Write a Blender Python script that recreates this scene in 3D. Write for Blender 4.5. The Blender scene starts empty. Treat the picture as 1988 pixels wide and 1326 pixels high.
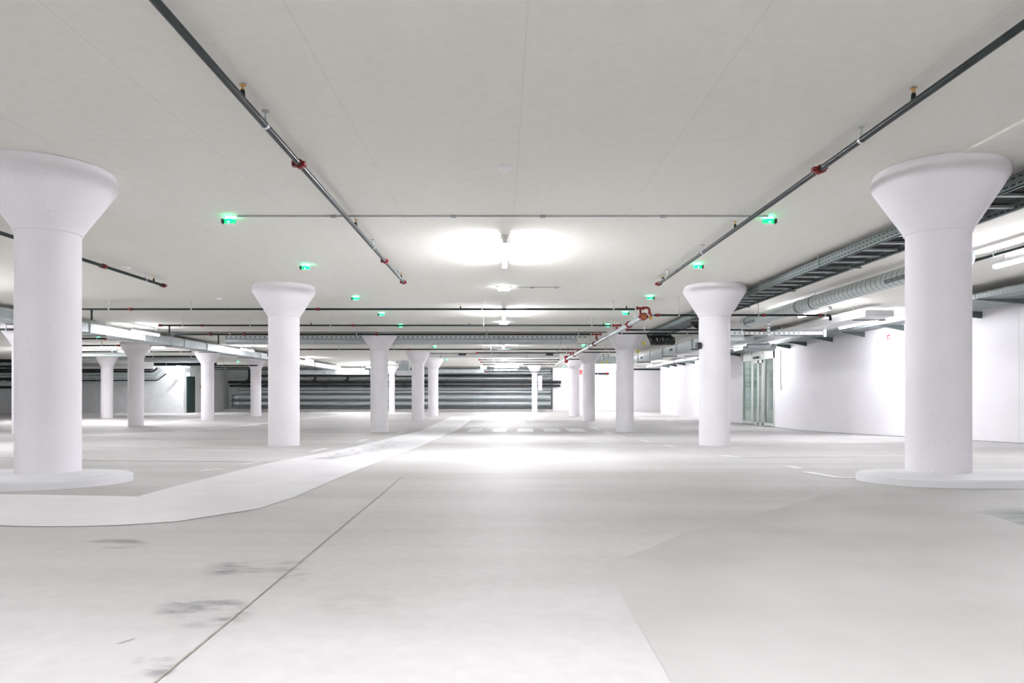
import bpy, bmesh, math, random
from mathutils import Vector, Matrix
random.seed(7)
C = bpy.context.scene.collection
F = 1325.0          # focal length in pixels of the 1988 px wide frame (24 mm on 36 mm)
VX, VY = 976.0, 766.0
CZ = 1.22           # eye height over the far (level) floor
CEIL = 3.232
PI = math.pi

def PX(px, d): return (px - VX) * d / F
def PZ(py, d): return CZ - (py - VY) * d / F
def zf(y):
    if y < -2: y = -2
    return max(0.0, 0.64 - 0.0285 * y)
def floor_pt(px, py):
    k = (py - VY) / F
    d = 0.58 / (k - 0.0285) if k > 0.0285 else 1e9
    if d > 22.45: d = CZ / k
    return (PX(px, d), d)

# ---------------------------------------------------------------- materials
def new_mat(name):
    m = bpy.data.materials.new(name); m.use_nodes = True
    nt = m.node_tree
    return m, nt, nt.nodes['Principled BSDF']
def N(nt, t, **kw):
    n = nt.nodes.new(t)
    for k, v in kw.items():
        if k in n.inputs: n.inputs[k].default_value = v
        else: setattr(n, k, v)
    return n
def ramp(nt, fac, stops):
    r = nt.nodes.new('ShaderNodeValToRGB')
    els = r.color_ramp.elements
    while len(els) < len(stops): els.new(0.5)
    for e, (p, c) in zip(els, stops):
        e.position = p; e.color = (*c, 1) if len(c) == 3 else c
    nt.links.new(fac, r.inputs[0]); return r
def mix(nt, fac, a, b, mode='MIX'):
    m = nt.nodes.new('ShaderNodeMix'); m.data_type = 'RGBA'; m.blend_type = mode
    if isinstance(fac, (int, float)): m.inputs[0].default_value = fac
    else: nt.links.new(fac, m.inputs[0])
    for v, i in ((a, 6), (b, 7)):
        if isinstance(v, tuple): m.inputs[i].default_value = (*v, 1)
        else: nt.links.new(v, m.inputs[i])
    return m.outputs[2]
def coords(nt, scale=(1, 1, 1), rot=(0, 0, 0), kind='world'):
    mp = nt.nodes.new('ShaderNodeMapping')
    if kind == 'world':
        g = nt.nodes.new('ShaderNodeNewGeometry'); nt.links.new(g.outputs['Position'], mp.inputs[0])
    else:
        g = nt.nodes.new('ShaderNodeTexCoord'); nt.links.new(g.outputs['Object'], mp.inputs[0])
    mp.inputs['Scale'].default_value = scale; mp.inputs['Rotation'].default_value = rot
    return mp.outputs[0]
def plain(name, col, rough=0.5, metal=0.0, var=0.06, scale=6.0, spec=0.5, bump=0.0):
    m, nt, b = new_mat(name)
    n = N(nt, 'ShaderNodeTexNoise', Scale=scale, Detail=4.0)
    nt.links.new(coords(nt), n.inputs['Vector'])
    lo = tuple(max(0, c * (1 - var)) for c in col); hi = tuple(min(1, c * (1 + var)) for c in col)
    r = ramp(nt, n.outputs[0], [(0.3, lo), (0.7, hi)])
    nt.links.new(r.outputs[0], b.inputs['Base Color'])
    b.inputs['Roughness'].default_value = rough; b.inputs['Metallic'].default_value = metal
    b.inputs['Specular IOR Level'].default_value = spec
    if bump:
        bp = N(nt, 'ShaderNodeBump', Strength=bump, Distance=0.01)
        nt.links.new(n.outputs[0], bp.inputs['Height']); nt.links.new(bp.outputs[0], b.inputs['Normal'])
    return m
def glow(name, col, strength):
    m, nt, b = new_mat(name)
    b.inputs['Base Color'].default_value = (*[min(1, c) for c in col], 1)
    b.inputs['Emission Color'].default_value = (*col, 1)
    b.inputs['Emission Strength'].default_value = strength
    return m

def concrete_column_mat():
    m, nt, b = new_mat('white painted concrete with pits')
    v = coords(nt)
    vo = N(nt, 'ShaderNodeTexVoronoi', Scale=26.0); nt.links.new(v, vo.inputs['Vector'])
    n = N(nt, 'ShaderNodeTexNoise', Scale=5.0, Detail=3.0); nt.links.new(v, n.inputs['Vector'])
    dots = ramp(nt, vo.outputs['Distance'], [(0.10, (1, 1, 1)), (0.15, (0, 0, 0))])
    mask = ramp(nt, n.outputs[0], [(0.5, (0, 0, 0)), (0.62, (1, 1, 1))])
    f = mix(nt, 1.0, dots.outputs[0], mask.outputs[0], 'MULTIPLY')
    n2 = N(nt, 'ShaderNodeTexNoise', Scale=1.6, Detail=3.0); nt.links.new(v, n2.inputs['Vector'])
    base = ramp(nt, n2.outputs[0], [(0.3, (0.80, 0.785, 0.815)), (0.7, (0.86, 0.845, 0.875))])
    f2 = nt.nodes.new('ShaderNodeMath'); f2.operation = 'MULTIPLY'; f2.inputs[1].default_value = 0.42
    nt.links.new(f, f2.inputs[0])
    nt.links.new(mix(nt, f2.outputs[0], base.outputs[0], (0.30, 0.31, 0.31)), b.inputs['Base Color'])
    b.inputs['Roughness'].default_value = 0.7; b.inputs['Specular IOR Level'].default_value = 0.25
    return m

def floor_mat():
    m, nt, b = new_mat('trowelled pale concrete floor')
    v1 = coords(nt, (0.35, 0.35, 0.35)); v2 = coords(nt, (0.12, 1.1, 1)); v3 = coords(nt, (18, 18, 18))
    n1 = N(nt, 'ShaderNodeTexNoise', Scale=1.0, Detail=6.0, Roughness=0.6); nt.links.new(v1, n1.inputs['Vector'])
    n2 = N(nt, 'ShaderNodeTexNoise', Scale=1.0, Detail=5.0, Roughness=0.6); nt.links.new(v2, n2.inputs['Vector'])
    n3 = N(nt, 'ShaderNodeTexNoise', Scale=1.0, Detail=3.0); nt.links.new(v3, n3.inputs['Vector'])
    a = ramp(nt, n1.outputs[0], [(0.3, (0.545, 0.54, 0.525)), (0.7, (0.665, 0.643, 0.652))])
    s = ramp(nt, n2.outputs[0], [(0.35, (0.84, 0.845, 0.83)), (0.62, (1.0, 1.0, 1.0))])
    g = ramp(nt, n3.outputs[0], [(0.3, (0.93, 0.93, 0.93)), (0.7, (1, 1, 1))])
    c = mix(nt, 1.0, a.outputs[0], s.outputs[0], 'MULTIPLY'); c = mix(nt, 1.0, c, g.outputs[0], 'MULTIPLY')
    nt.links.new(c, b.inputs['Base Color'])
    rr = ramp(nt, n1.outputs[0], [(0.3, (0.55,) * 3), (0.7, (0.66,) * 3)])
    nt.links.new(rr.outputs[0], b.inputs['Roughness'])
    b.inputs['Specular IOR Level'].default_value = 0.3
    return m

def ceiling_mat():
    m, nt, b = new_mat('shuttered concrete ceiling painted white')
    v = coords(nt)
    br = N(nt, 'ShaderNodeTexBrick', Scale=1.0)
    br.inputs['Color1'].default_value = (0.815, 0.812, 0.755, 1); br.inputs['Color2'].default_value = (0.825, 0.822, 0.77, 1)
    br.inputs['Mortar'].default_value = (0.755, 0.755, 0.705, 1)
    br.inputs['Mortar Size'].default_value = 0.006; br.inputs['Mortar Smooth'].default_value = 0.4
    br.inputs['Brick Width'].default_value = 5.0; br.inputs['Row Height'].default_value = 1.25
    cv = coords(nt, rot=(0, 0, PI / 2)); cv.node.inputs['Location'].default_value = (0.4, -0.13, 0); nt.links.new(cv, br.inputs['Vector'])
    n = N(nt, 'ShaderNodeTexNoise', Scale=14.0, Detail=6.0); nt.links.new(v, n.inputs['Vector'])
    g = ramp(nt, n.outputs[0], [(0.3, (0.96, 0.96, 0.955)), (0.7, (1, 1, 1))])
    # long thin pale scratches along the boards
    w = N(nt, 'ShaderNodeTexNoise', Scale=1.0, Detail=2.0); nt.links.new(coords(nt, (9.0, 0.25, 1), (0, 0, 0.06)), w.inputs['Vector'])
    sc = ramp(nt, w.outputs[0], [(0.70, (0, 0, 0)), (0.74, (1, 1, 1))])
    c = mix(nt, 1.0, br.outputs['Color'], g.outputs[0], 'MULTIPLY')
    f = nt.nodes.new('ShaderNodeMath'); f.operation = 'MULTIPLY'; f.inputs[1].default_value = 0.25
    nt.links.new(sc.outputs[0], f.inputs[0])
    nt.links.new(mix(nt, f.outputs[0], c, (0.86, 0.85, 0.82)), b.inputs['Base Color'])
    b.inputs['Roughness'].default_value = 0.8; b.inputs['Specular IOR Level'].default_value = 0.2
    return m

def slotted_mat(name, base, dark, pitch, duty, bands, axis, metal=0.5):
    """metal with rows of punched slots: BANDS are (lo, hi) heights in object space, slots repeat along AXIS."""
    m, nt, b = new_mat(name)
    tc = nt.nodes.new('ShaderNodeTexCoord'); sp = nt.nodes.new('ShaderNodeSeparateXYZ')
    nt.links.new(tc.outputs['Object'], sp.inputs[0])
    def mth(op, a, bb):
        n = nt.nodes.new('ShaderNodeMath'); n.operation = op
        for i, x in enumerate((a, bb)):
            if isinstance(x, (int, float)): n.inputs[i].default_value = x
            else: nt.links.new(x, n.inputs[i])
        return n.outputs[0]
    fr = mth('FRACT', mth('DIVIDE', sp.outputs[axis], pitch), 0)
    s = mth('LESS_THAN', fr, duty)
    tot = None
    for lo, hi in bands:
        k = mth('MULTIPLY', mth('GREATER_THAN', sp.outputs['Z'], lo), mth('LESS_THAN', sp.outputs['Z'], hi))
        tot = k if tot is None else mth('MAXIMUM', tot, k)
    f = mth('MULTIPLY', s, tot)
    nt.links.new(mix(nt, f, base, dark), b.inputs['Base Color'])
    b.inputs['Metallic'].default_value = metal; b.inputs['Roughness'].default_value = 0.45
    return m

def spiral_mat():
    m, nt, b = new_mat('galvanised spiral seam duct')
    v = coords(nt, kind='object')
    w = N(nt, 'ShaderNodeTexWave', Scale=2.1, Distortion=0.0); w.bands_direction = 'Y'; nt.links.new(v, w.inputs['Vector'])
    r = ramp(nt, w.outputs[1] if len(w.outputs) > 1 else w.outputs[0], [(0.0, (0.24, 0.30, 0.30)), (0.14, (0.55, 0.61, 0.60))])
    nt.links.new(r.outputs[0], b.inputs['Base Color'])
    b.inputs['Metallic'].default_value = 0.55; b.inputs['Roughness'].default_value = 0.38
    return m

def duct_mat(name, a, c):
    m, nt, b = new_mat(name)
    n = N(nt, 'ShaderNodeTexNoise', Scale=1.0, Detail=3.0); nt.links.new(coords(nt, (2.5, 9, 2.5)), n.inputs['Vector'])
    r = ramp(nt, n.outputs[0], [(0.3, a), (0.7, c)])
    nt.links.new(r.outputs[0], b.inputs['Base Color'])
    b.inputs['Metallic'].default_value = 0.5; b.inputs['Roughness'].default_value = 0.42
    return m

def stain_mat(name, col, dens, scale, stretch=(1, 1, 1), lo=0.45, hi=0.62):
    m, nt, b = new_mat(name)
    n = N(nt, 'ShaderNodeTexNoise', Scale=scale, Detail=7.0, Roughness=0.7, Distortion=0.6)
    nt.links.new(coords(nt, stretch), n.inputs['Vector'])
    tc = nt.nodes.new('ShaderNodeTexCoord')
    g = nt.nodes.new('ShaderNodeTexGradient'); g.gradient_type = 'SPHERICAL'  # falls off toward the rim of the stain
    mp = nt.nodes.new('ShaderNodeMapping'); mp.inputs['Location'].default_value = (-1, -1, 0); mp.inputs['Scale'].default_value = (2, 2, 0)
    nt.links.new(tc.outputs['UV'], mp.inputs[0]); nt.links.new(mp.outputs[0], g.inputs[0])
    r = ramp(nt, n.outputs[0], [(lo, (0, 0, 0)), (hi, (1, 1, 1))])
    g2 = ramp(nt, g.outputs[1], [(0.0, (0, 0, 0)), (0.35, (1, 1, 1))])
    f = mix(nt, 1.0, r.outputs[0], g2.outputs[0], 'MULTIPLY')
    k = nt.nodes.new('ShaderNodeMath'); k.operation = 'MULTIPLY'; k.inputs[1].default_value = dens
    nt.links.new(f, k.inputs[0]); nt.links.new(k.outputs[0], b.inputs['Alpha'])
    b.inputs['Base Color'].default_value = (*col, 1); b.inputs['Roughness'].default_value = 0.5
    return m

M = {
    'column': concrete_column_mat(), 'floor': floor_mat(), 'ceiling': ceiling_mat(),
    'wall': plain('white wall paint', (0.80, 0.79, 0.81), 0.6, 0, 0.02, 1.5, 0.3),
    'wallgrey': plain('grey white wall plaster', (0.66, 0.68, 0.68), 0.7, 0, 0.05, 3, 0.3),
    'plinth': plain('white plinth paint', (0.80, 0.81, 0.83), 0.55, 0, 0.03, 4, 0.3),
    'walkway': plain('white walkway paint', (0.80, 0.79, 0.81), 0.45, 0, 0.035, 3, 0.4),
    'line': plain('white line paint', (0.84, 0.84, 0.84), 0.5, 0, 0.04, 12, 0.4),
    'zebra': plain('bright white crossing paint', (0.88, 0.88, 0.88), 0.5, 0, 0.03, 12, 0.4),
    'stencil': plain('grey stencil paint', (0.60, 0.59, 0.60), 0.6, 0, 0.1, 14),
    'joint': plain('dark floor joint', (0.33, 0.32, 0.27), 0.9, 0, 0.3, 20),
    'patch': stain_mat('darker concrete pour', (0.40, 0.41, 0.385), 0.42, 1.2, (1, 1, 1), 0.0, 0.25),
    'stain': stain_mat('damp stain', (0.33, 0.34, 0.34), 0.62, 3.2, (0.6, 1.8, 1), 0.46, 0.62),
    'faint': stain_mat('faint tan stain', (0.45, 0.43, 0.38), 0.18, 2.2, (0.6, 1.8, 1), 0.42, 0.62),
    'tealpatch': stain_mat('mottled teal patch', (0.09, 0.20, 0.19), 0.9, 1.6, (0.5, 1.5, 1), 0.3, 0.6),
    'pipe': plain('dark green grey sprinkler pipe', (0.016, 0.026, 0.026), 0.30, 0.0, 0.2, 8, 0.22),
    'black': plain('black rubber insulation', (0.012, 0.016, 0.016), 0.6, 0, 0.2, 8),
    'silver': plain('galvanised steel pipe', (0.56, 0.60, 0.62), 0.36, 0.45, 0.06, 4),
    'mainsilver': plain('zinc main pipe', (0.36, 0.40, 0.42), 0.36, 0.6, 0.06, 4),
    'steel': plain('zinc plated steel', (0.45, 0.49, 0.49), 0.4, 0.7, 0.08, 8),
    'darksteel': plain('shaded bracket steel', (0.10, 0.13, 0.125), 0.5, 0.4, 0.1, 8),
    'red': plain('red coupling paint', (0.20, 0.006, 0.008), 0.4, 0, 0.12, 10),
    'brightred': plain('bright red plastic', (0.45, 0.012, 0.02), 0.4, 0, 0.05, 10),
    'brass': plain('brass', (0.62, 0.36, 0.10), 0.35, 0.8, 0.1, 20),
    'orange': plain('orange cap paint', (0.36, 0.11, 0.04), 0.4, 0.2, 0.1, 10),
    'duct': duct_mat('galvanised duct sheet', (0.42, 0.49, 0.49), (0.58, 0.63, 0.64)),
    'whiteduct': duct_mat('pale duct sheet', (0.66, 0.68, 0.68), (0.74, 0.75, 0.76)),
    'spiral': spiral_mat(),
    'bigpipe': plain('grey clad heating pipe', (0.50, 0.56, 0.57), 0.38, 0.3, 0.05, 3),
    'plastic': plain('white plastic', (0.90, 0.90, 0.90), 0.4, 0, 0.02, 10),
    'greyplastic': plain('grey plastic', (0.35, 0.38, 0.38), 0.5, 0, 0.05, 10),
    'darkgreen': plain('dark green door paint', (0.025, 0.05, 0.045), 0.4, 0, 0.1, 6),
    'frame': plain('pale green grey aluminium', (0.60, 0.65, 0.60), 0.4, 0.2, 0.03, 6),
    'grille': plain('dark grille', (0.05, 0.06, 0.06), 0.6, 0, 0.2, 30),
    'yellow': plain('yellow plastic', (0.75, 0.62, 0.05), 0.4, 0, 0.05, 10),
    'blue': plain('blue plastic', (0.06, 0.16, 0.45), 0.4, 0, 0.05, 10),
    'housing': plain('white lamp housing', (0.78, 0.78, 0.77), 0.4, 0, 0.02, 10),
    'tube': glow('tube diffuser', (1.0, 0.975, 0.985), 235.0),
    'tubehung': glow('hung tube diffuser', (1.0, 0.975, 0.985), 85.0),
    'spot': glow('emergency lamp lens', (0.90, 0.97, 1.0), 14.0),
    'sign': glow('exit sign face', (0.45, 1.0, 0.88), 0.9),
    'signgreen': glow('exit sign green', (0.02, 0.45, 0.28), 0.3),
    'led': glow('green indicator lens', (0.01, 0.85, 0.32), 0.17),
    'ledcore': glow('green indicator core', (0.2, 1.0, 0.58), 0.8),
    'ledup': glow('green indicator rear light', (0.06, 1.0, 0.48), 8.0),
}
def glass_mat():
    m, nt, b = new_mat('green tinted door glass')
    b.inputs['Base Color'].default_value = (0.60, 0.75, 0.68, 1)
    b.inputs['Roughness'].default_value = 0.04
    b.inputs['Transmission Weight'].default_value = 1.0
    b.inputs['IOR'].default_value = 1.5
    return m
M['glass'] = glass_mat()
M['ladder'] = slotted_mat('slotted ladder rail', (0.26, 0.315, 0.31), (0.015, 0.02, 0.02), 0.09, 0.6, [(0.03, 0.042), (0.088, 0.100)], 'Y')
M['tray'] = slotted_mat('perforated tray side', (0.50, 0.57, 0.57), (0.04, 0.06, 0.06), 0.05, 0.55, [(0.010, 0.018), (0.035, 0.043), (0.060, 0.068)], 'Y')
M['crosstray'] = slotted_mat('perforated white channel', (0.72, 0.75, 0.75), (0.22, 0.26, 0.26), 0.13, 0.35, [(0.015, 0.06)], 'X', 0.2)
M['fartray'] = slotted_mat('perforated grey tray', (0.52, 0.58, 0.58), (0.12, 0.17, 0.17), 0.16, 0.4, [(0.01, 0.05)], 'X', 0.3)
M['post'] = slotted_mat('perforated white post', (0.75, 0.77, 0.77), (0.25, 0.3, 0.3), 2.0, 1.1, [(k * 0.09, k * 0.09 + 0.035) for k in range(5)], 'X', 0.2)

# ---------------------------------------------------------------- mesh builder
class MB:
    def __init__(s): s.v = []; s.f = []; s.sm = []
    def add(s, vs, fs, smooth=False):
        b = len(s.v); s.v += [tuple(v) for v in vs]
        s.f += [tuple(b + i for i in f) for f in fs]; s.sm += [smooth] * len(fs); return s
    def box(s, x0, x1, y0, y1, z0, z1):
        v = [(x, y, z) for x in (x0, x1) for y in (y0, y1) for z in (z0, z1)]
        return s.add(v, [(0, 1, 3, 2), (4, 6, 7, 5), (0, 4, 5, 1), (2, 3, 7, 6), (0, 2, 6, 4), (1, 5, 7, 3)])
    def tube(s, pts, r, n=12, caps=True):
        pts = [Vector(p) for p in pts]; rings = []
        rr = r if isinstance(r, (list, tuple)) else [r] * len(pts)
        u = None
        for i, p in enumerate(pts):
            t = (pts[min(i + 1, len(pts) - 1)] - pts[max(i - 1, 0)]).normalized()
            if u is None:
                u = t.orthogonal().normalized()
            else:
                u = (u - t * u.dot(t)).normalized()
            w = t.cross(u)
            rings.append([p + (u * math.cos(2 * PI * k / n) + w * math.sin(2 * PI * k / n)) * rr[i] for k in range(n)])
        vs = [v for ring in rings for v in ring]
        fs = [(i * n + k, i * n + (k + 1) % n, (i + 1) * n + (k + 1) % n, (i + 1) * n + k) for i in range(len(pts) - 1) for k in range(n)]
        s.add(vs, fs, True)
        if caps:
            s.add(rings[0], [tuple(range(n))[::-1]]); s.add(rings[-1], [tuple(range(n))])
        return s
    def lathe(s, prof, n=48, cx=0, cy=0, caps=True, sharp=()):
        vs = [(cx + r * math.cos(2 * PI * k / n), cy + r * math.sin(2 * PI * k / n), z) for r, z in prof for k in range(n)]
        fs = [(i * n + k, i * n + (k + 1) % n, (i + 1) * n + (k + 1) % n, (i + 1) * n + k) for i in range(len(prof) - 1) for k in range(n)]
        s.add(vs, fs, True)
        if caps:
            s.add(vs[:n], [tuple(range(n))[::-1]]); s.add(vs[-n:], [tuple(range(n))])
        return s
    def prism(s, poly, z0, z1):
        n = len(poly)
        vs = [(x, y, z0) for x, y in poly] + [(x, y, z1) for x, y in poly]
        return s.add(vs, [tuple(range(n))[::-1], tuple(range(n, 2 * n))] + [(i, (i + 1) % n, n + (i + 1) % n, n + i) for i in range(n)])
    def build(s, name, mat, parent=None, loc=(0, 0, 0), origin=None):
        """verts are given in world space minus LOC of the parent; ORIGIN moves the object's own origin."""
        o0 = Vector(origin) if origin else Vector((0, 0, 0))
        me = bpy.data.meshes.new(name)
        me.from_pydata([Vector(v) - o0 for v in s.v], [], s.f)
        me.polygons.foreach_set('use_smooth', s.sm)
        me.update()
        bm = bmesh.new(); bm.from_mesh(me); bmesh.ops.recalc_face_normals(bm, faces=bm.faces); bm.to_mesh(me); bm.free()
        me.materials.append(M[mat] if isinstance(mat, str) else mat)
        o = bpy.data.objects.new(name, me); C.objects.link(o)
        o.location = o0
        if parent: o.parent = parent
        return o
def smooth3(p, k=4):
    out = []
    for i in range(len(p) - 1):
        a, b_, c, d_ = [Vector(q) for q in (p[max(i - 1, 0)], p[i], p[i + 1], p[min(i + 2, len(p) - 1)])]
        for j in range(k):
            t = j / k; out.append(0.5 * (2 * b_ + (c - a) * t + (2 * a - 5 * b_ + 4 * c - d_) * t * t + (3 * b_ - a - 3 * c + d_) * t ** 3))
    out.append(Vector(p[-1])); return out
def tag(o, label, cat, group=None, kind='thing'):
    o['label'] = label; o['category'] = cat; o['kind'] = kind
    if group: o['group'] = group
    return o
def empty(name, loc, label, cat, group=None, rz=0):
    o = bpy.data.objects.new(name, None); C.objects.link(o); o.location = loc; o.rotation_euler = (0, 0, rz)
    o.empty_display_size = 0.1
    return tag(o, label, cat, group)
def copy_tree(o, parent=None):
    c = o.copy(); C.objects.link(c); c.parent = parent
    for ch in [x for x in bpy.data.objects if x.parent == o and x != c]:
        copy_tree(ch, c)
    return c
def part(src, parent, loc, rz=0):
    """a copy of a part (and its sub-parts), sharing mesh data, set under PARENT."""
    c = copy_tree(src, parent); c.location = loc; c.rotation_euler = (0, 0, rz); return c
def struct(o): o['kind'] = 'structure'; return o
PROTO = []

# ---------------------------------------------------------------- setting
XL, XR, YN, YB = -34.0, 10.1, -7.0, 52.5
mb = MB()
ys = [YN, -2.0, 22.456, 60.0]
for a, b_ in zip(ys, ys[1:]):
    mb.add([(-36, a, zf(a)), (18, a, zf(a)), (18, b_, zf(b_)), (-36, b_, zf(b_))], [(0, 1, 2, 3)])
floor = struct(mb.build('floor', 'floor'))
mb = MB(); mb.box(-36, 18, YN - 1, 60, CEIL, CEIL + 0.1); mb.box(3.80, 4.44, YN + 0.3, 6.55, CEIL - 0.022, CEIL)
ceiling = struct(mb.build('ceiling', 'ceiling'))
struct(MB().box(XL - 0.3, 18, YN - 0.3, YN, -0.2, CEIL).build('wall_front', 'wall'))
struct(MB().box(XL - 0.3, XL, YN, 45.3, -0.2, CEIL).build('wall_left', 'wallgrey'))
struct(MB().box(XL, -21.05, 45.0, 45.3, -0.2, CEIL).build('wall_side', 'wallgrey'))
struct(MB().box(-21.35, -21.05, 45.3, YB, -0.2, CEIL).build('wall_corner', 'wallgrey'))
struct(MB().box(-21.35, 3.77, YB, YB + 0.3, -0.2, CEIL).build('wall_back', 'wallgrey'))
struct(MB().box(3.77, 17, 51.4, YB + 0.3, -0.2, CEIL).build('wall_block', 'wall'))
mb = MB(); DY0, DY1, DZ1 = 25.35, 28.75, 2.98
mb.box(XR, XR + 0.3, YN, DY0, -0.2, CEIL); mb.box(XR, XR + 0.3, DY1, 43.7, -0.2, CEIL); mb.box(XR, XR + 0.3, DY0, DY1, DZ1, CEIL)
wr = struct(mb.build('wall_right', 'wall'))
for yy in (13.35, 17.4, 33.2):
    MB().box(XR - 0.002, XR, yy, yy + 0.012, zf(yy), 2.9).build('panel_joint', 'wallgrey', wr)
struct(MB().box(XR + 0.3, 17, 43.4, 43.7, -0.2, CEIL).build('wall_return', 'wall'))
struct(MB().box(17, 17.3, 43.4, 52, -0.2, CEIL).build('wall_end', 'wall'))
# lobby behind the glass door
mb = MB(); mb.box(XR + 0.3, 13.4, 22.8, 22.9, -0.1, CEIL); mb.box(XR + 0.3, 13.4, 31, 31.1, -0.1, CEIL); mb.box(13.4, 13.5, 22.8, 31.1, -0.1, CEIL)
struct(mb.build('wall_lobby', 'wallgrey'))
# baseboards (thin dark gap / kerb at the wall foot)
struct(MB().box(XL, -21.05, 44.93, 45.0, 0, 0.05).build('baseboard_side', 'wallgrey'))
struct(MB().box(-21.05, 3.77, YB - 0.9, YB, 0, 0.10).build('baseboard_back', 'wall'))
mb = MB(); yy = YN
while yy < DY0 - 0.05:
    y2 = min(yy + 2.0, DY0); mb.add([(XR - 0.008, yy, zf(yy)), (XR - 0.008, y2, zf(y2)), (XR - 0.008, y2, zf(y2) + 0.022), (XR - 0.008, yy, zf(yy) + 0.022)], [(0, 1, 2, 3)]); yy = y2
struct(mb.build('baseboard_right', 'greyplastic'))

# floor markings: thin paint lying on the floor, parts of the floor
def ribbon(name, e0, e1, mat, h=0.003, n=40):
    """paint between two polylines of floor points (metres)"""
    def res(poly):
        L = [0]
        for a, b_ in zip(poly, poly[1:]): L.append(L[-1] + math.dist(a, b_))
        out = []
        for k in range(n + 1):
            t = L[-1] * k / n; i = max(j for j in range(len(L) - 1) if L[j] <= t + 1e-9)
            u = (t - L[i]) / max(1e-9, L[i + 1] - L[i])
            out.append(tuple(poly[i][q] + (poly[i + 1][q] - poly[i][q]) * u for q in (0, 1)))
        return out
    a, b_ = res(e0), res(e1); mb = MB()
    vs = [(x, y, zf(y) + h) for x, y in a] + [(x, y, zf(y) + h) for x, y in b_]
    mb.add(vs, [(i, i + 1, n + 2 + i, n + 1 + i) for i in range(n)])
    return mb.build(name, mat, floor)
def smooth(pts, k=6):
    out = []
    for i in range(len(pts) - 1):
        p0, p1, p2, p3 = pts[max(i - 1, 0)], pts[i], pts[i + 1], pts[min(i + 2, len(pts) - 1)]
        for j in range(k):
            t = j / k
            out.append(tuple(0.5 * (2 * p1[q] + (p2[q] - p0[q]) * t + (2 * p0[q] - 5 * p1[q] + 4 * p2[q] - p3[q]) * t * t + (3 * p1[q] - p0[q] - 3 * p2[q] + p3[q]) * t ** 3) for q in (0, 1)))
    out.append(pts[-1]); return out
up = [(-260, 958), (0, 960), (130, 962), (268, 964.5)]
up2 = [(268, 964.5), (323, 949), (422, 924), (528, 898), (600, 884.5), (693, 866), (781, 845), (826, 832), (876, 809)]
lo = [(-260, 1010), (0, 1021), (120, 1023), (215, 1021), (302, 1016), (392, 1008), (498, 989), (543, 978), (582, 961), (684, 917), (759, 888.5), (837, 857.5), (874, 840), (892, 832), (923, 809)]
lof = smooth([floor_pt(*p) for p in lo])
def nearest(poly, q):
    best = None
    for i, p in enumerate(poly):
        dd = math.dist(p, q)
        if best is None or dd < best[0]: best = (dd, i)
    return best[1]
upf = [floor_pt(*p) for p in up]; up2f = smooth([floor_pt(*p) for p in up2])
ci = nearest(lof, floor_pt(345, 1012))
mb = MB()
def paired(a, b_, n):
    def res(poly):
        L = [0]
        for p, q in zip(poly, poly[1:]): L.append(L[-1] + math.dist(p, q))
        out = []
        for k in range(n + 1):
            t = L[-1] * k / n; i = max(j for j in range(len(L) - 1) if L[j] <= t + 1e-9); u = (t - L[i]) / max(1e-9, L[i + 1] - L[i])
            out.append(tuple(poly[i][q] + (poly[i + 1][q] - poly[i][q]) * u for q in (0, 1)))
        return out
    A, B = res(a), res(b_)
    mb.add([(x, y, zf(y) + 0.003) for x, y in A] + [(x, y, zf(y) + 0.003) for x, y in B], [(i, i + 1, n + 2 + i, n + 1 + i) for i in range(n)])
paired(upf, lof[:ci + 1], 30); paired(up2f, lof[ci:], 60)
mb.build('painted_walkway', 'walkway', floor)
# darker edge beside the walkway
def offset(poly, w):
    out = []
    for i, p in enumerate(poly):
        a, b_ = poly[max(i - 1, 0)], poly[min(i + 1, len(poly) - 1)]
        t = Vector((b_[0] - a[0], b_[1] - a[1])).normalized(); out.append((p[0] - t.y * w, p[1] + t.x * w))
    return out
def line(pxs, w=0.10, mat='line', name='painted_line', sm=True):
    p = [floor_pt(*q) for q in pxs]
    if sm and len(p) > 2: p = smooth(p)
    ribbon(name, p, offset(p, w), mat, 0.0035, max(4, len(p) * 2))
line([(160, 866.5), (340, 869), (560, 873)]); line([(-60, 885), (160, 892.5), (350, 895), (530, 896.5)])
line([(-40, 857), (160, 847.5), (340, 838.5), (440, 831), (520, 822), (620, 811), (690, 803)], 0.22, 'zebra')
line([(160, 831), (215, 828.5), (300, 822), (400, 812.5), (480, 805)], 0.25, 'zebra')
line([(1400, 887), (1500, 888), (1755, 885.5), (2080, 879)], 0.10); line([(1420, 865), (1488, 864), (1755, 859.5)], 0.10)
line([(1555, 916.5), (1590, 923), (1625, 928.5), (1662, 929)], 0.10)
for q in ([(1285, 865), (1305, 868)], [(1240, 855), (1256, 858)], [(1196, 846), (1212, 849)], [(1395, 884), (1430, 889)], [(1520, 905), (1542, 909.5)], [(1170, 838), (1182, 841)], [(1145, 829), (1160, 834)]): line(q, 0.10, sm=False)
for q in ([(610, 877), (640, 870.5)], [(700, 857), (718, 853)], [(775, 841), (790, 838)], [(480, 902), (515, 897)], [(395, 916), (440, 911)]): line(q, 0.10, sm=False)
line([(1005, 805), (1024, 822)], 0.18, 'greyplastic', 'floor_channel', False)
for a, b_, c, d_ in ((915, 938, 905, 932), (960, 986, 955, 982), (1006, 1034, 1004, 1036), (1052, 1083, 1058, 1090), (1096, 1128, 1106, 1141)):
    ribbon('crossing_bar', [floor_pt(a, 832), floor_pt(b_, 832)], [floor_pt(c, 838.5), floor_pt(d_, 838.5)], 'zebra', 0.0035, 4)
line([(300, 1330), (480, 1180), (640, 1045), (783, 925)], 0.006, 'joint', 'floor_joint', False)
line([(1655, 946), (1500, 990), (1330, 1035), (1260, 1065), (1172, 1095)], 0.006, 'patch', 'floor_joint', False)
line([(228, 1252), (262, 1242)], 0.005, 'joint', 'floor_scratch', False)
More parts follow.
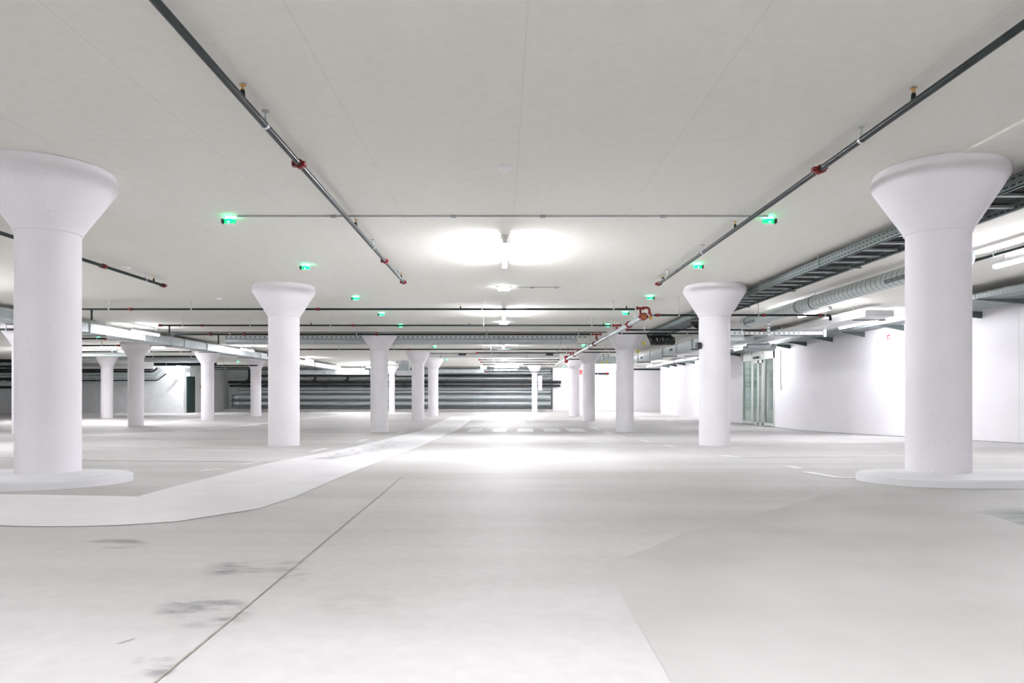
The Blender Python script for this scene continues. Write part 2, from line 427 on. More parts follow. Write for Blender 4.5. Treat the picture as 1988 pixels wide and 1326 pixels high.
def blob(name, pts, mat, h):
    p = [floor_pt(*q) for q in pts]
    o = MB().add([(x, y, zf(y) + h) for x, y in p], [tuple(range(len(p)))]).build(name, mat, floor)
    if len(p) == 4:
        uv = o.data.uv_layers.new(name='UVMap'); cs = [(0, 0), (1, 0), (1, 1), (0, 1)]
        for l in o.data.loops: uv.data[l.index].uv = cs[l.vertex_index]
    else:
        uv = o.data.uv_layers.new(name='UVMap'); xs = [q[0] for q in p]; yy_ = [q[1] for q in p]
        for l in o.data.loops: uv.data[l.index].uv = ((p[l.vertex_index][0] - min(xs)) / (max(xs) - min(xs)), (p[l.vertex_index][1] - min(yy_)) / (max(yy_) - min(yy_)))
    return o
def rect_blob(name, x0, x1, y0, y1, mat, h=0.0022):
    return blob(name, [(x0, y1), (x1, y1), (x1, y0), (x0, y0)], mat, h)
rect_blob('floor_stain', 385, 625, 1082, 1140, 'stain'); rect_blob('floor_stain', 290, 500, 1155, 1225, 'stain', 0.0024); rect_blob('floor_stain', 250, 350, 1265, 1320, 'stain', 0.0026)
rect_blob('floor_stain', 160, 290, 1045, 1068, 'stain'); rect_blob('floor_stain', 600, 780, 1150, 1200, 'faint', 0.0028)
m2, nt2, b2 = new_mat('darker poured concrete bay')
n2 = N(nt2, 'ShaderNodeTexNoise', Scale=1.3, Detail=6.0); nt2.links.new(coords(nt2), n2.inputs['Vector'])
r2 = ramp(nt2, n2.outputs[0], [(0.3, (0.44, 0.442, 0.424)), (0.7, (0.555, 0.548, 0.542))]); nt2.links.new(r2.outputs[0], b2.inputs['Base Color']); b2.inputs['Roughness'].default_value = 0.6; b2.inputs['Specular IOR Level'].default_value = 0.3
M['bay'] = m2
blob('concrete_bay', [(1172, 1095), (1260, 1065), (1330, 1035), (1500, 990), (1655, 946), (2100, 946), (2300, 1100), (2100, 1500), (1420, 1500), (1310, 1335)], 'bay', 0.0012)
blob('teal_patch', [(1845, 985), (1960, 984), (2300, 990), (2300, 1110), (1995, 1025), (1930, 1003)], 'tealpatch', 0.003)  # dark teal patch on the floor, broken up by noise
# stencilled word on the walkway
t = bpy.data.curves.new('walkway_lettering', 'FONT'); t.body = 'HOCCANT'; t.size = 1.0; t.extrude = 0.0
to = bpy.data.objects.new('walkway_lettering', t); C.objects.link(to); to.parent = floor
p0, p1 = Vector(floor_pt(655, 891.5)), Vector(floor_pt(795, 862)); q0 = Vector(floor_pt(672, 878))
ex = (p1 - p0) / 5.2; ey = Vector((-ex.y, ex.x)).normalized() * 0.46
slope = -0.0285
to.matrix_world = Matrix(((ex.x, ey.x, 0, p0.x), (ex.y, ey.y, 0, p0.y), (slope * ex.y, slope * ey.y, 1, zf(p0.y) + 0.006), (0, 0, 0, 1)))
t.materials.append(M['stencil'])

# ---------------------------------------------------------------- columns
def column(px, d, r, R, label, row, plinth=None):
    X = PX(px, d); zb = zf(d + r)
    root = empty('concrete_column', (X, d, zb), label, 'column', row)
    ztop = CEIL - zb; zj = 2.656 - zb
    zlow = (0.065 if plinth else 0.0)
    MB().lathe([(r, zlow), (r, zj)], 64).build('shaft', 'column', root)
    rb = r * 1.055
    prof = [(r * 0.98, zj), (rb - 0.006, zj), (rb, zj + 0.006), (rb, zj + 0.022)]
    for k in range(1, 7): prof.append((rb + (R - rb) * k / 6, zj + 0.022 + (ztop - 0.125 - zj - 0.022) * k / 6))
    prof += [(R + 0.008, ztop - 0.10), (R + 0.006, ztop - 0.07), (R - 0.006, ztop - 0.03), (R - 0.02, ztop - 0.002)]
    MB().lathe(prof, 72).build('capital', 'column', root)
    if plinth:
        x0, x1, cy, hw = plinth     # world x of the round end's tip, world x of the far end, centre line, half width
        sgn = 1 if x1 > x0 else -1
        def outline(e):
            cx = x0 + sgn * hw; w = hw + e
            arc = [(cx - sgn * w * math.cos(a), cy + w * math.sin(a)) for a in [(-PI / 2 + PI * k / 24) for k in range(25)]]
            return arc + [(x1, cy + w), (x1, cy - w)]
        a, b_ = outline(0.0), outline(-0.02); n = len(a)
        lo_ = [(x - X, y - d, zf(y) - 0.01 - zb) for x, y in a]; mi = [(x - X, y - d, 0.065 + zf(y) - zb - 0.012) for x, y in a]; hi = [(x - X, y - d, 0.065 + zf(y) - zb) for x, y in b_]
        mb = MB(); mb.add(lo_ + mi, [(i, (i + 1) % n, n + (i + 1) % n, n + i) for i in range(n)])
        mb.add(mi + hi, [(i, (i + 1) % n, n + (i + 1) % n, n + i) for i in range(n)]); mb.add(hi, [tuple(range(n))])
        mb.build('plinth', 'plinth', root)
    return root
GW, GL, GF = 'columns along the painted walkway', 'columns along the cable ladder', 'columns of the far parking rows'
column(94.5, 6.14, 0.256, 0.548, 'nearest white column of the walkway row, on a rounded plinth', GW, (-3.2, -7.5, 5.75, 0.66))
column(1820.5, 6.14, 0.256, 0.530, 'nearest white column of the ladder row, on a long plinth', GL, (3.10, 8.2, 5.86, 0.57))
column(551.5, 12.68, 0.279, 0.56, 'second white column of the walkway row, without a plinth', GW)
column(1387, 12.68, 0.279, 0.56, 'second white column of the ladder row, nearest the glass door', GL)
column(736.5, 22.2, 0.285, 0.56, 'third white column of the walkway row, crossed by a red coupling', GW)
column(1213, 22.2, 0.285, 0.56, 'third white column of the ladder row, with yellow tags hanging beside it', GL)
column(811.5, 32.0, 0.29, 0.56, 'fourth white column of the walkway row, beside the round metal drum', GW)
column(1143, 32.0, 0.29, 0.56, 'fourth white column of the ladder row, touching the end of the red main', GL)
column(841, 38.4, 0.285, 0.56, 'fifth and farthest white column of the walkway row', GW)
column(1115, 38.4, 0.285, 0.56, 'fifth and farthest white column of the ladder row', GL)
column(1038, 46.8, 0.187, 0.49, 'slim white column before the wall of pipes, with a grey box on it', GF)
column(761, 48.0, 0.21, 0.45, 'slim white column in front of the pipe wall, half hidden behind the third walkway column', GF)
column(46, 20.0, 0.285, 0.56, 'white column mostly hidden behind the nearest walkway column', GF)
column(264, 26.7, 0.285, 0.56, 'white column under the rectangular duct, nearest of three in a line', GF)
column(403, 32.2, 0.285, 0.56, 'white column under the rectangular duct, just past the dark exit door', GF)
column(497, 38.7, 0.285, 0.56, 'white column by the corner of the pipe wall, ended pipe on its capital', GF)
column(208, 35.2, 0.285, 0.50, 'white column standing alone before the black pipe stack', GF)

# ---------------------------------------------------------------- sprinkler pipework
def proto(build):
    o = build(); PROTO.append(o); return o
def mk_coupling(r, mat='red'):
    mb = MB()
    mb.tube([(-0.034, 0, 0), (-0.030, 0, 0), (0.030, 0, 0), (0.034, 0, 0)], [r * 1.25, r * 1.5, r * 1.5, r * 1.25], 18)
    for s in (-1, 1):
        mb.box(-0.024, 0.024, s * r * 1.4 - 0.014, s * r * 1.4 + 0.014 + s * 0.012, -0.020, 0.020)
        mb.tube([(-0.045, s * (r * 1.4 + 0.012), 0), (0.038, s * (r * 1.4 + 0.012), 0)], 0.008, 8)
    return mb.build('coupling', mat)
def mk_hanger(r, drop):
    mb = MB(); mb.tube([(0, 0, r), (0, 0, drop)], 0.0055, 8)
    mb.tube([(0, 0, drop - 0.008), (0, 0, drop)], 0.024, 10); mb.tube([(0, 0, r), (0, 0, r + 0.03)], 0.010, 8)
    o = mb.build('hanger_rod', 'steel')
    MB().tube([(-0.014, 0, 0), (0.014, 0, 0)], r * 1.14, 18).build('pipe_clamp', 'silver', o)
    return o
def mk_head(r):
    nip = MB().tube([(0, 0, r * 0.6), (0, 0, r + 0.036)], [0.017, 0.014], 12).build('sprinkler_head', 'pipe')
    mb = MB(); z = r + 0.036
    mb.tube([(0, 0, z), (0, 0, z + 0.010)], 0.011, 10)
    for s in (-1, 1): mb.tube([(s * 0.009, 0, z + 0.008), (s * 0.011, 0, z + 0.022), (0, 0, z + 0.030)], 0.0028, 6)
    mb.tube([(0, 0, z + 0.030), (0, 0, z + 0.033)], 0.020, 14)
    mb.build('deflector', 'brass', nip)
    return nip
def mk_drop(r, L):
    nip = MB().tube([(0, 0, -r * 0.5), (0, 0, -0.05), (0, 0, -L)], [0.030, 0.022, 0.022], 12).build('drop_sprinkler', 'pipe')
    MB().tube([(0, 0, -L + 0.015), (0, 0, -L)], [0.02, 0.085], 20).build('shield', 'pipe', nip)
    return nip
COUP, HANG, HEAD = {}, {}, {}
def pipe(label, group, p0, p1, r, mat='pipe', coup=(), hang=(), heads=(), drops=(), name='sprinkler_pipe', cat='pipe', endcap=(), coupmat='red', n=16):
    """straight pipe from p0 to p1 (world); fittings at distances along its axis (world x or y)."""
    p0, p1 = Vector(p0), Vector(p1); ax = 0 if abs(p1.x - p0.x) > abs(p1.y - p0.y) else 1
    rz = 0 if ax == 0 else PI / 2
    root = MB().tube([p0, p1], r, n).build(name, mat, origin=p0)
    tag(root, label, cat, group)
    def at(t):
        v = Vector((0, 0, 0)); v[ax] = t - p0[ax]; return v
    for t in coup:
        k = (round(r, 4), coupmat)
        if k not in COUP: COUP[k] = proto(lambda: mk_coupling(r, coupmat))
        part(COUP[k], root, at(t), rz)
    for t in hang:
        k = (round(r, 4), round(CEIL - p0.z, 3))
        if k not in HANG: HANG[k] = proto(lambda: mk_hanger(r, CEIL - p0.z))
        part(HANG[k], root, at(t), rz)
    for t in heads:
        k = round(r, 4)
        if k not in HEAD: HEAD[k] = proto(lambda: mk_head(r))
        part(HEAD[k], root, at(t), rz)
    for t, L in drops:
        mb = mk_drop(r, L); mb.parent = root; mb.location = at(t)
    for t in endcap:
        k = ('cap', round(r, 4), coupmat)
        if k not in COUP: COUP[k] = proto(lambda: MB().tube([(-0.05, 0, 0), (0.05, 0, 0)], r * 1.5, 16).build('end_cap', coupmat))
        part(COUP[k], root, at(t), rz)
    return root
def xpipe(label, x0, x1, py, d, r, coup=(), hang=(), heads=(), drops=(), endcap=(), z=None, group='sprinkler lines crossing the aisle', **kw):
    z = PZ(py, d) if z is None else z
    X = lambda q: PX(q, d)
    return pipe(label, group, (X(x0), d, z), (X(x1), d, z), r, coup=[X(q) for q in coup], hang=[X(q) for q in hang], heads=[X(q) for q in heads], drops=[(X(q), L) for q, L in drops], endcap=[X(q) for q in endcap], **kw)
G4 = 'sprinkler lines running down the hall'
dz = lambda py: 1.91 * F / (VY - py)
pipe('dark sprinkler pipe running from overhead to its red end, nearer the walkway', G4, (-1.684, 0.4, 3.13), (-1.684, 11.66, 3.13), 0.024, coup=(1.9, 5.66, 9.77, 11.6), hang=(1.2, 4.84, 8.85, 11.1), heads=(4.42, 7.82, 11.3))
pipe('dark sprinkler pipe running from overhead toward the red pipe end, nearer the cable ladder', G4, (2.69, 0.4, 3.13), (2.69, 11.83, 3.13), 0.024, coup=(2.0, 5.80, 11.78), hang=(1.2, 5.12, 9.17, 11.15), heads=(4.47, 7.9, 11.45))
pipe('dark sprinkler pipe passing behind the nearest walkway column', G4, (-5.94, 3.0, 3.13), (-5.94, 12.0, 3.13), 0.024, coup=(10.16, 11.95), hang=(6.0, 11.35), heads=(8.0, 11.62))
pipe('dark sprinkler pipe above the tube lamp beyond the nearest ladder column', G4, (6.72, 3.0, 3.13), (6.72, 10.2, 3.13), 0.024, coup=(6.0,), hang=(9.32, 5.0), heads=(7.3,))
xpipe('long dark sprinkler pipe, nearest of those crossing the aisle', 60, 1232, 600.3, 14.65, 0.022, (254, 617), (212, 372, 936, 1191), (894, 1216), ((178, 0.24),))
xpipe('long dark sprinkler pipe, second of those crossing the aisle', 311, 1186, 631.8, 18.0, 0.022, (392, 686), (355, 486, 642, 939, 1149), (604, 911, 1171), ((329, 0.28),), (312,))
xpipe('thick dark sprinkler pipe directly before the perforated cable tray', 340, 1147, 649, 20.8, 0.032, (409, 475, 731), (447, 693, 945, 1123), (), ((424, 0.3),))
xpipe('thin dark conduit just above the thick sprinkler pipe', 285, 1178, 645, 20.3, 0.013, (), (), (), name='conduit_pipe')
xpipe('dark sprinkler pipe passing under the big round cross duct', 582, 1111, 678.3, 27.6, 0.026, (602, 794), (659, 765, 953, 1087), (937, 1103), ((520, 0.3),))
xpipe('dark sprinkler pipe with bright red cap before the grilled duct', 925, 1099, 685, 29.9, 0.024, (), (955, 1080), (), (), (926,), coupmat='brightred')
xpipe('upper of three short dark pipes at the far end of the aisle', 930, 1086, 698.5, 35.9, 0.026, (), (958, 1072), (943, 1085), (), (931,))
xpipe('middle of three short dark pipes at the far end of the aisle', 933, 1083, 703, 38.6, 0.026, (), (960, 1066), (), (), (934,))
xpipe('lowest and reddest of three short pipes at the far end of the aisle', 938, 1080, 707.5, 41.4, 0.024, (), (965, 1060), (), (), (939,))
xpipe('thin dark pipe below the hanging exit sign', 942, 1072, 722, 46.0, 0.022, (), (953, 1060), (), (), (943,))
GR = 'sprinkler branches beyond the silver main'
xpipe('dark sprinkler branch crossing the second ladder column to a black elbow', 1270, 1600, 612, 14.1, 0.022, (1277, 1482, 1592), (1318, 1472), (), group=GR)
xpipe('dark sprinkler branch behind the slotted white post, with red tee', 1216, 1488, 640.5, 17.5, 0.022, (1218, 1481), (1251, 1440), (), group=GR)
xpipe('dark sprinkler branch over the third ladder column, lower of two', 1200, 1356, 647.5, 19.6, 0.022, (), (1207, 1334), (), group=GR)
xpipe('short dark branch above the fourth ladder column, upper of two', 1142, 1200, 678, 27.6, 0.026, (), (1175,), (), group=GR)
xpipe('short dark branch above the fourth ladder column, lower of two', 1131, 1200, 684, 29.9, 0.024, (), (1183,), (), group=GR)
xpipe('short dark branch reaching the fourth ladder column from the red valve', 1101, 1128, 697.5, 34.6, 0.026, (), (1104,), (), group=GR)
xpipe('black pipe with bright red end on the pale far wall', 1153, 1182, 725.3, 50.6, 0.062, (), (1160,), (), (), (1179,), coupmat='brightred', group=None)
xpipe('dark pipe along the top of the pale far wall, box beneath', 1196, 1284, 717, 50.2, 0.06, (), (1200, 1280), (), group=None)
# black elbow at the end of the first branch
# silver main with red end cap
mx, mz = 2.947, 2.850
main = pipe('fat silver main pipe with red and orange end cap', None, (mx, 14.28, mz), (mx, 38.0, mz), 0.054, 'mainsilver', coup=(15.9, 21.9, 28.0), hang=(15.2, 18.6, 23.0, 27.0), name='main_pipe')
mb = MB(); mb.tube([(0, -0.05, 0), (0, 0.10, 0)], 0.076, 22); mb.box(-0.10, 0.10, 0.0, 0.05, -0.025, 0.025); mb.build('end_ring', 'red', main)
MB().tube([(0, -0.085, 0), (0, -0.05, 0)], [0.040, 0.056], 20).build('end_cap', 'orange', main)
MB().tube([(0.135, -0.06, -0.03), (0.135, 0.0, -0.03)], 0.034, 16).build('gauge', 'brass', main)
def tee(y, z, xa, xb):
    mb = MB(); mb.tube([(xa - mx, y - 14.28, z - mz), (xb - mx, y - 14.28, z - mz)], 0.025, 14)
    for q in (xa, xb): mb.tube([(q - mx - 0.02, y - 14.28, z - mz), (q - mx + 0.02, y - 14.28, z - mz)], 0.038, 14)
    xm = (xa + xb) / 2 - mx
    mb.tube([(xm, y - 14.28, z - mz), (xm, y - 14.28, 0.06), (xm * 0.5, y - 14.28, 0.03), (0, y - 14.28, 0.0)], 0.025, 14); mb.tube([(xm, y - 14.28, 0.08), (xm, y - 14.28, 0.12)], 0.038, 14)
    return mb.build('tee_fitting', 'red', main)
z1 = PZ(600.3, 14.65)
tee(14.65, PZ(598.5, 14.65), PX(1237, 14.65), PX(1249, 14.65))
arc = smooth3([(PX(a, c) - mx, c - 14.28, PZ(b_, c) - mz) for a, b_, c in ((1249, 598, 14.64), (1255, 597.3, 14.58), (1260, 600, 14.5), (1260.5, 605, 14.38), (1260.5, 609, 14.22), (1263, 611.5, 14.12), (1263.8, 612, 14.1))])
mb = MB(); mb.tube(arc, 0.026, 14)
for a in (arc[4], arc[14], arc[-3]): mb.tube([(a[0], a[1], a[2] - 0.018), (a[0], a[1], a[2] + 0.018)], 0.038, 12)
mb.build('elbow_fitting', 'red', main)
tee(18.0, PZ(631.8, 18.0), PX(1190, 18.0), PX(1204, 18.0)); tee(20.8, PZ(649, 20.8), PX(1150, 20.8), PX(1166, 20.8)); tee(27.6, PZ(678.3, 27.6), PX(1112, 27.6), PX(1130, 27.6)); tee(29.9, PZ(685, 29.9), PX(1102, 29.9), PX(1113, 29.9))
mb = MB(); mb.tube([(0, 17.4, 0.02), (0, 17.4, 0.16)], 0.09, 14); mb.tube([(0, 17.1, 0), (0, 17.7, 0)], 0.10, 14); mb.tube([(0, 17.4, -0.16), (0, 17.4, 0.0)], [0.07, 0.09], 14); mb.build('red_valve', 'brightred', main)
e = [(PX(1600, 14.1) - PX(1266, 14.1), 0, 0), (PX(1606, 14.1) - PX(1266, 14.1), 0, -0.006), (PX(1608, 14.1) - PX(1266, 14.1), 0, -0.04), (PX(1608, 14.1) - PX(1266, 14.1), 0, -0.11)]
br = [o for o in bpy.data.objects if o.get('label', '').startswith('dark sprinkler branch crossing the second')][0]
MB().tube(e, 0.028, 12).build('elbow', 'pipe', br)

# ---------------------------------------------------------------- lamps
def mk_tube_lamp(L, hung=None):
    """local: length along +Y from 0 to L, z=0 at the diffuser's middle"""
    top = hung if hung else 0.075
    root = bpy.data.objects.new('tube_lamp', None); C.objects.link(root)
    mb = MB()
    if hung:
        mb.box(-0.035, 0.035, 0, L, 0.018, 0.058)
    else:
        mb.box(-0.04, 0.04, 0, L, 0.018, top)
    for y in (0.0, L): mb.box(-0.036, 0.036, y - 0.02, y + 0.02, -0.03, 0.03)
    mb.build('housing', 'housing', root)
    MB().tube([(0, 0.03, -0.004), (0, L - 0.03, -0.004)], 0.033, 14).build('diffuser', 'tubehung' if hung else 'tube', root)
    if hung:
        for y in (0.18, L - 0.18): MB().tube([(0, y, 0.05), (0, y, hung)], 0.006, 8).build('hanger_rod', 'steel', root)
    return root
GT = 'tube lamps'
LP = {}
GLOW = {}
def lamp(x, y0, L, zc, label, rz=0, power=85, group=GT):
    gap = round(CEIL - zc, 3); hung = gap if gap > 0.12 else None
    k = (L, hung if hung else gap)
    if k not in LP: LP[k] = proto(lambda: mk_tube_lamp(L, hung) if hung else mk_tube_lamp(L))
    r = copy_tree(LP[k]); r.location = (x, y0, zc if hung else CEIL - 0.075); r.rotation_euler = (0, 0, rz)
    if power not in GLOW: GLOW[power] = glow('tube diffuser %d' % power, (0.985, 0.968, 1.03), float(power))
    for ch in [q for q in bpy.data.objects if q.parent == r and q.name.startswith('diffuser')]:
        ch.material_slots[0].link = 'OBJECT'; ch.material_slots[0].material = GLOW[power]
    return tag(r, label, 'lamp', group)
lamp(0.03, 8.6, 1.7, 3.16, 'nearest glowing ceiling tube over the middle of the aisle', power=100)
lamp(0.03, 15.7, 1.6, 3.16, 'second glowing ceiling tube over the aisle, just behind the first cross pipe', power=110)
lamp(0.03, 26.75, 1.5, 3.16, 'third glowing ceiling tube over the aisle, seen under the round cross duct', power=90)
lamp(0.03, 34.4, 1.6, 3.16, 'fourth ceiling tube over the aisle, beyond the grilled duct', power=120)
lamp(0.03, -1.7, 1.6, 3.16, 'added fill tube on the unseen ceiling just behind the viewer', power=185); lamp(-10.48, 1.8, 1.6, 3.03, 'added unseen fill tube over the bays out past the nearest walkway column', power=110); lamp(6.95, -1.2, 1.6, 3.03, 'added unseen fill tube over the bays behind the viewer, ladder side', power=50)  # out-of-view fill tubes, added to brighten the near columns and floor
lamp(-10.48, 19.2, 1.6, 3.03, 'hung tube lamp in front of the rectangular duct, nearest of three', power=28)
lamp(-10.48, 27.2, 1.5, 3.05, 'hung tube lamp in front of the rectangular duct, middle of three', power=32)
lamp(-10.48, 36.2, 1.5, 3.08, 'hung tube lamp by the rectangular duct, close to the second walkway column', power=45)
lamp(-10.48, 10.6, 1.6, 3.03, 'hung tube lamp hidden beyond the nearest walkway column', power=130)
lamp(-15.9, 28.2, 1.5, 3.03, 'hung tube lamp over the parking bays before the black pipes', power=130)
lamp(-20.4, 42.6, 1.8, 3.00, 'hung tube lamp just in front of the dark exit door', power=120)
lamp(-20.4, 30.0, 1.6, 3.03, 'hung tube lamp over the far parking bays', power=150); lamp(-15.9, 16.0, 1.6, 3.03, 'hung tube lamp beyond the hidden column', power=120)
lamp(6.95, 8.0, 1.65, 3.03, 'tube lamp glowing beside the nearest ladder column, under a dark pipe', power=50)
lamp(6.95, 14.5, 1.5, 3.05, 'tube lamp behind the first sprinkler branch elbow', power=42)
lamp(8.84, 16.0, 1.9, 2.97, 'long tube lamp beside the pale duct, over the wire tray', power=48)
lamp(8.80, 24.2, 1.7, 2.92, 'tube lamp in front of the glass door', power=45)
lamp(9.0, 33.8, 1.8, 2.95, 'tube lamp past the glass door along the bright wall', power=48)
lamp(8.9, 40.5, 1.6, 2.95, 'tube lamp at the far end of the bright wall', power=55)
lamp(1.15, 39.4, 1.6, 3.00, 'upper bright crosswise tube lamp at the far end', PI / 2, power=85); lamp(1.05, 43.6, 1.6, 2.98, 'middle bright crosswise tube lamp at the far end', PI / 2, power=85); lamp(1.0, 47.4, 1.6, 2.93, 'lowest bright crosswise tube lamp at the far end', PI / 2, power=85)
lamp(-7.2, 44.0, 1.6, 2.98, 'crosswise tube lamp behind the third walkway column', PI / 2, power=90); lamp(-9.4, 46.5, 1.6, 2.98, 'crosswise tube lamp over the far grey ducts', PI / 2, power=110)
lamp(8.0, 46.6, 1.6, 2.98, 'crosswise tube lamp before the pale far wall', PI / 2, power=190)

# green parking indicators
def mk_indicator():
    root = bpy.data.objects.new('parking_indicator', None); C.objects.link(root)
    MB().box(-0.065, 0.065, -0.05, 0.05, 0.048, 0.056).build('base_plate', 'plastic', root)
    mb = MB(); mb.tube([(0, 0, 0.02), (0, 0, 0.05)], 0.028, 16); mb.build('neck', 'plastic', root)
    mb = MB()
    for a0, a1 in ((200, 340),):
        pts = [(0.072 * math.cos(math.radians(a)), 0.045 * math.sin(math.radians(a)) + 0.01, 0) for a in range(a0, a1 + 1, 14)]
        n = len(pts)
        vs = [(x, y, z) for z in (-0.028, 0.022) for x, y, _ in pts] + [(x * 0.8, y * 0.6, z) for z in (-0.028, 0.022) for x, y, _ in pts]
        fs = [(i, i + 1, n + i + 1, n + i) for i in range(n - 1)] + [(2 * n + i, 3 * n + i, 3 * n + i + 1, 2 * n + i + 1) for i in range(n - 1)]
        fs += [(i, 2 * n + i, 2 * n + i + 1, i + 1) for i in range(n - 1)] + [(n + i, n + i + 1, 3 * n + i + 1, 3 * n + i) for i in range(n - 1)] + [(0, n, 3 * n, 2 * n), (n - 1, 3 * n - 1, 4 * n - 1, 2 * n - 1)]
        mb.add(vs, fs)
    mb.build('lens', 'led', root)
    MB().tube([(0, -0.050, -0.018), (0, -0.056, -0.018)], 0.013, 12).build('lamp_core', 'ledcore', root)
    MB().tube([(0, 0.0, 0.032), (0, 0.0, 0.040)], 0.05, 16).build('up_light', 'ledup', root)
    MB().box(-0.086, -0.066, -0.04, 0.03, -0.026, 0.022).build('end_block', 'black', root)
    MB().box(-0.06, 0.06, -0.03, 0.04, -0.036, -0.028).build('under_tray', 'plastic', root)
    return root
IND = proto(mk_indicator)
GI = 'green parking bay indicators'
def indicator(px, py, label, flip=1, z=3.176, d=None):
    d = d or (z - CZ) * F / (VY - py); o = copy_tree(IND); o.location = (PX(px, d), d, z); o.scale = (flip, 1, 1)
    return tag(o, label, 'indicator lamp', GI)
indicator(447, 430, 'green indicator at the walkway end of the thin ceiling conduit, nearest of its line'); indicator(594, 520, 'green indicator above the second walkway column'); indicator(691, 580, 'green indicator just before the first cross pipe, third of the walkway line')
indicator(741, 611, 'green indicator between the first and second cross pipes, walkway line'); indicator(778, 633.5, 'green indicator just behind the second cross pipe, walkway line'); indicator(810, 668, 'green indicator below the round cross duct, nearer the third walkway column'); indicator(844, 674, 'green indicator below the round cross duct, nearer the aisle', z=3.176)
indicator(867, 699, 'tiny green indicator above the fifth walkway column')
indicator(1491, 430, 'green indicator at the ladder end of the thin ceiling conduit, nearest of its line', -1); indicator(1354, 518, 'green indicator beside the second ladder column, above its capital', -1); indicator(1262, 579, 'green indicator above the red elbow of the silver main', -1)
indicator(1214, 609, 'green indicator just beyond the first cross pipe, beside the red elbow', -1); indicator(1180, 633, 'green indicator at the red tee of the second cross pipe', -1); indicator(1133, 672, 'green indicator beside the silver main, above the fourth ladder column', -1)
indicator(1094, 713, 'green indicator at the corner of the pale far wall', -1); indicator(462, 703, 'green indicator between the rectangular duct and the pipe wall'); indicator(191, 656.5, 'green indicator beside the dark pipe end past the nearest walkway column')

# ceiling conduits and small ceiling things
def conduit(label, x0, x1, y, z, r=0.010, clips=()):
    o = MB().tube([(x0, y, z), (x1, y, z)], r, 10).build('ceiling_conduit', 'steel', origin=(x0, y, z)); tag(o, label, 'conduit', 'thin ceiling conduits')
    for c in clips: MB().box(c - x0 - 0.03, c - x0 + 0.03, -0.014, 0.014, -0.016, CEIL - z).build('clip', 'greyplastic', o)
conduit('thin grey conduit across the ceiling between two green indicators', -2.98, 2.98, 7.66, CEIL - 0.012, 0.009, (-1.9, -0.55, 0.45, 1.8))
conduit('short thin conduit leading from the emergency lamp', 0.28, 1.08, 12.75, CEIL - 0.012, 0.008, (0.55, 1.0))
conduit('thin grey conduit below the round cross duct', PX(765, 26.6), PX(1160, 26.6), 26.6, PZ(668, 26.6), 0.014, (PX(950, 26.6), PX(1102, 26.6)))
def detector(px, py, label, s=1.0):
    d = (CEIL - 0.02 - CZ) * F / (VY - py)
    o = MB().lathe([(0.062 * s, CEIL - 0.002), (0.062 * s, CEIL - 0.012), (0.050 * s, CEIL - 0.018), (0.044 * s, CEIL - 0.030), (0.018 * s, CEIL - 0.044), (0.004, CEIL - 0.046)], 28, PX(px, d), d).build('smoke_detector', 'plastic', origin=(PX(px, d), d, CEIL))
    tag(o, label, 'smoke detector', 'ceiling smoke detectors')
    MB().lathe([(0.040 * s, -0.0315), (0.030 * s, -0.0365)], 20, caps=False).build('vent_ring', 'greyplastic', o)
detector(980, 328.5, 'round white smoke detector alone on the ceiling mid-aisle'); detector(246, 521, 'white smoke detector behind the far walkway-side sprinkler pipe'); detector(425, 580, 'white smoke detector between the walkway columns and the far pipe end')
def emergency(x, y, label):
    root = empty('emergency_lamp', (x, y, CEIL), label, 'lamp', 'emergency lamps over the aisle')
    MB().box(-0.13, 0.13, -0.09, 0.09, -0.02, -0.002).build('base_plate', 'housing', root)
    MB().box(-0.105, 0.105, -0.07, 0.07, -0.062, -0.02).build('lens', 'spot', root)
    MB().box(0.105, 0.14, -0.03, 0.03, -0.05, -0.022).build('cable_gland', 'greyplastic', root)
emergency(0.02, 12.75, 'bright box emergency lamp over the aisle, nearest of its row'); emergency(0.02, 18.9, 'small emergency lamp over the aisle at the second cross pipe')
# exit signs
def exit_sign(x, y, z, label, w=0.40, rods=True):
    root = empty('exit_sign', (x, y, z), label, 'exit sign', 'lit exit signs')
    MB().box(-w / 2, w / 2, -0.03, 0.03, -0.11, 0.11).build('sign_box', 'sign', root)
    mb = MB(); k = w / 0.4
    mb.tube([(-0.06 * k, -0.031, 0.055), (-0.06 * k, -0.034, 0.055)], 0.02, 12)
    for a, b_ in (((-0.06, 0.03), (-0.07, -0.02)), ((-0.07, -0.02), (-0.03, -0.075)), ((-0.07, -0.02), (-0.12, -0.06)), ((-0.06, 0.02), (-0.02, 0.0)), ((-0.06, 0.02), (-0.11, 0.01)), ((0.03, 0), (0.13, 0)), ((0.13, 0), (0.09, 0.04)), ((0.13, 0), (0.09, -0.04))):
        mb.tube([(a[0] * k, -0.033, a[1]), (b_[0] * k, -0.033, b_[1])], 0.010, 6)
    mb.build('pictogram', 'signgreen', root)
    if rods:
        for s in (-1, 1): MB().tube([(s * w * 0.35, 0, 0.11), (s * w * 0.35, 0, CEIL - z)], 0.007, 8).build('hanger_rod', 'steel', root)
exit_sign(PX(939, 45.0), 45.0, PZ(713.2, 45.0), 'lit green and white exit sign hanging over the far aisle'); exit_sign(PX(364.5, 44.85), 44.9, PZ(727, 44.9), 'small lit exit sign over the dark green door', 0.2, False)
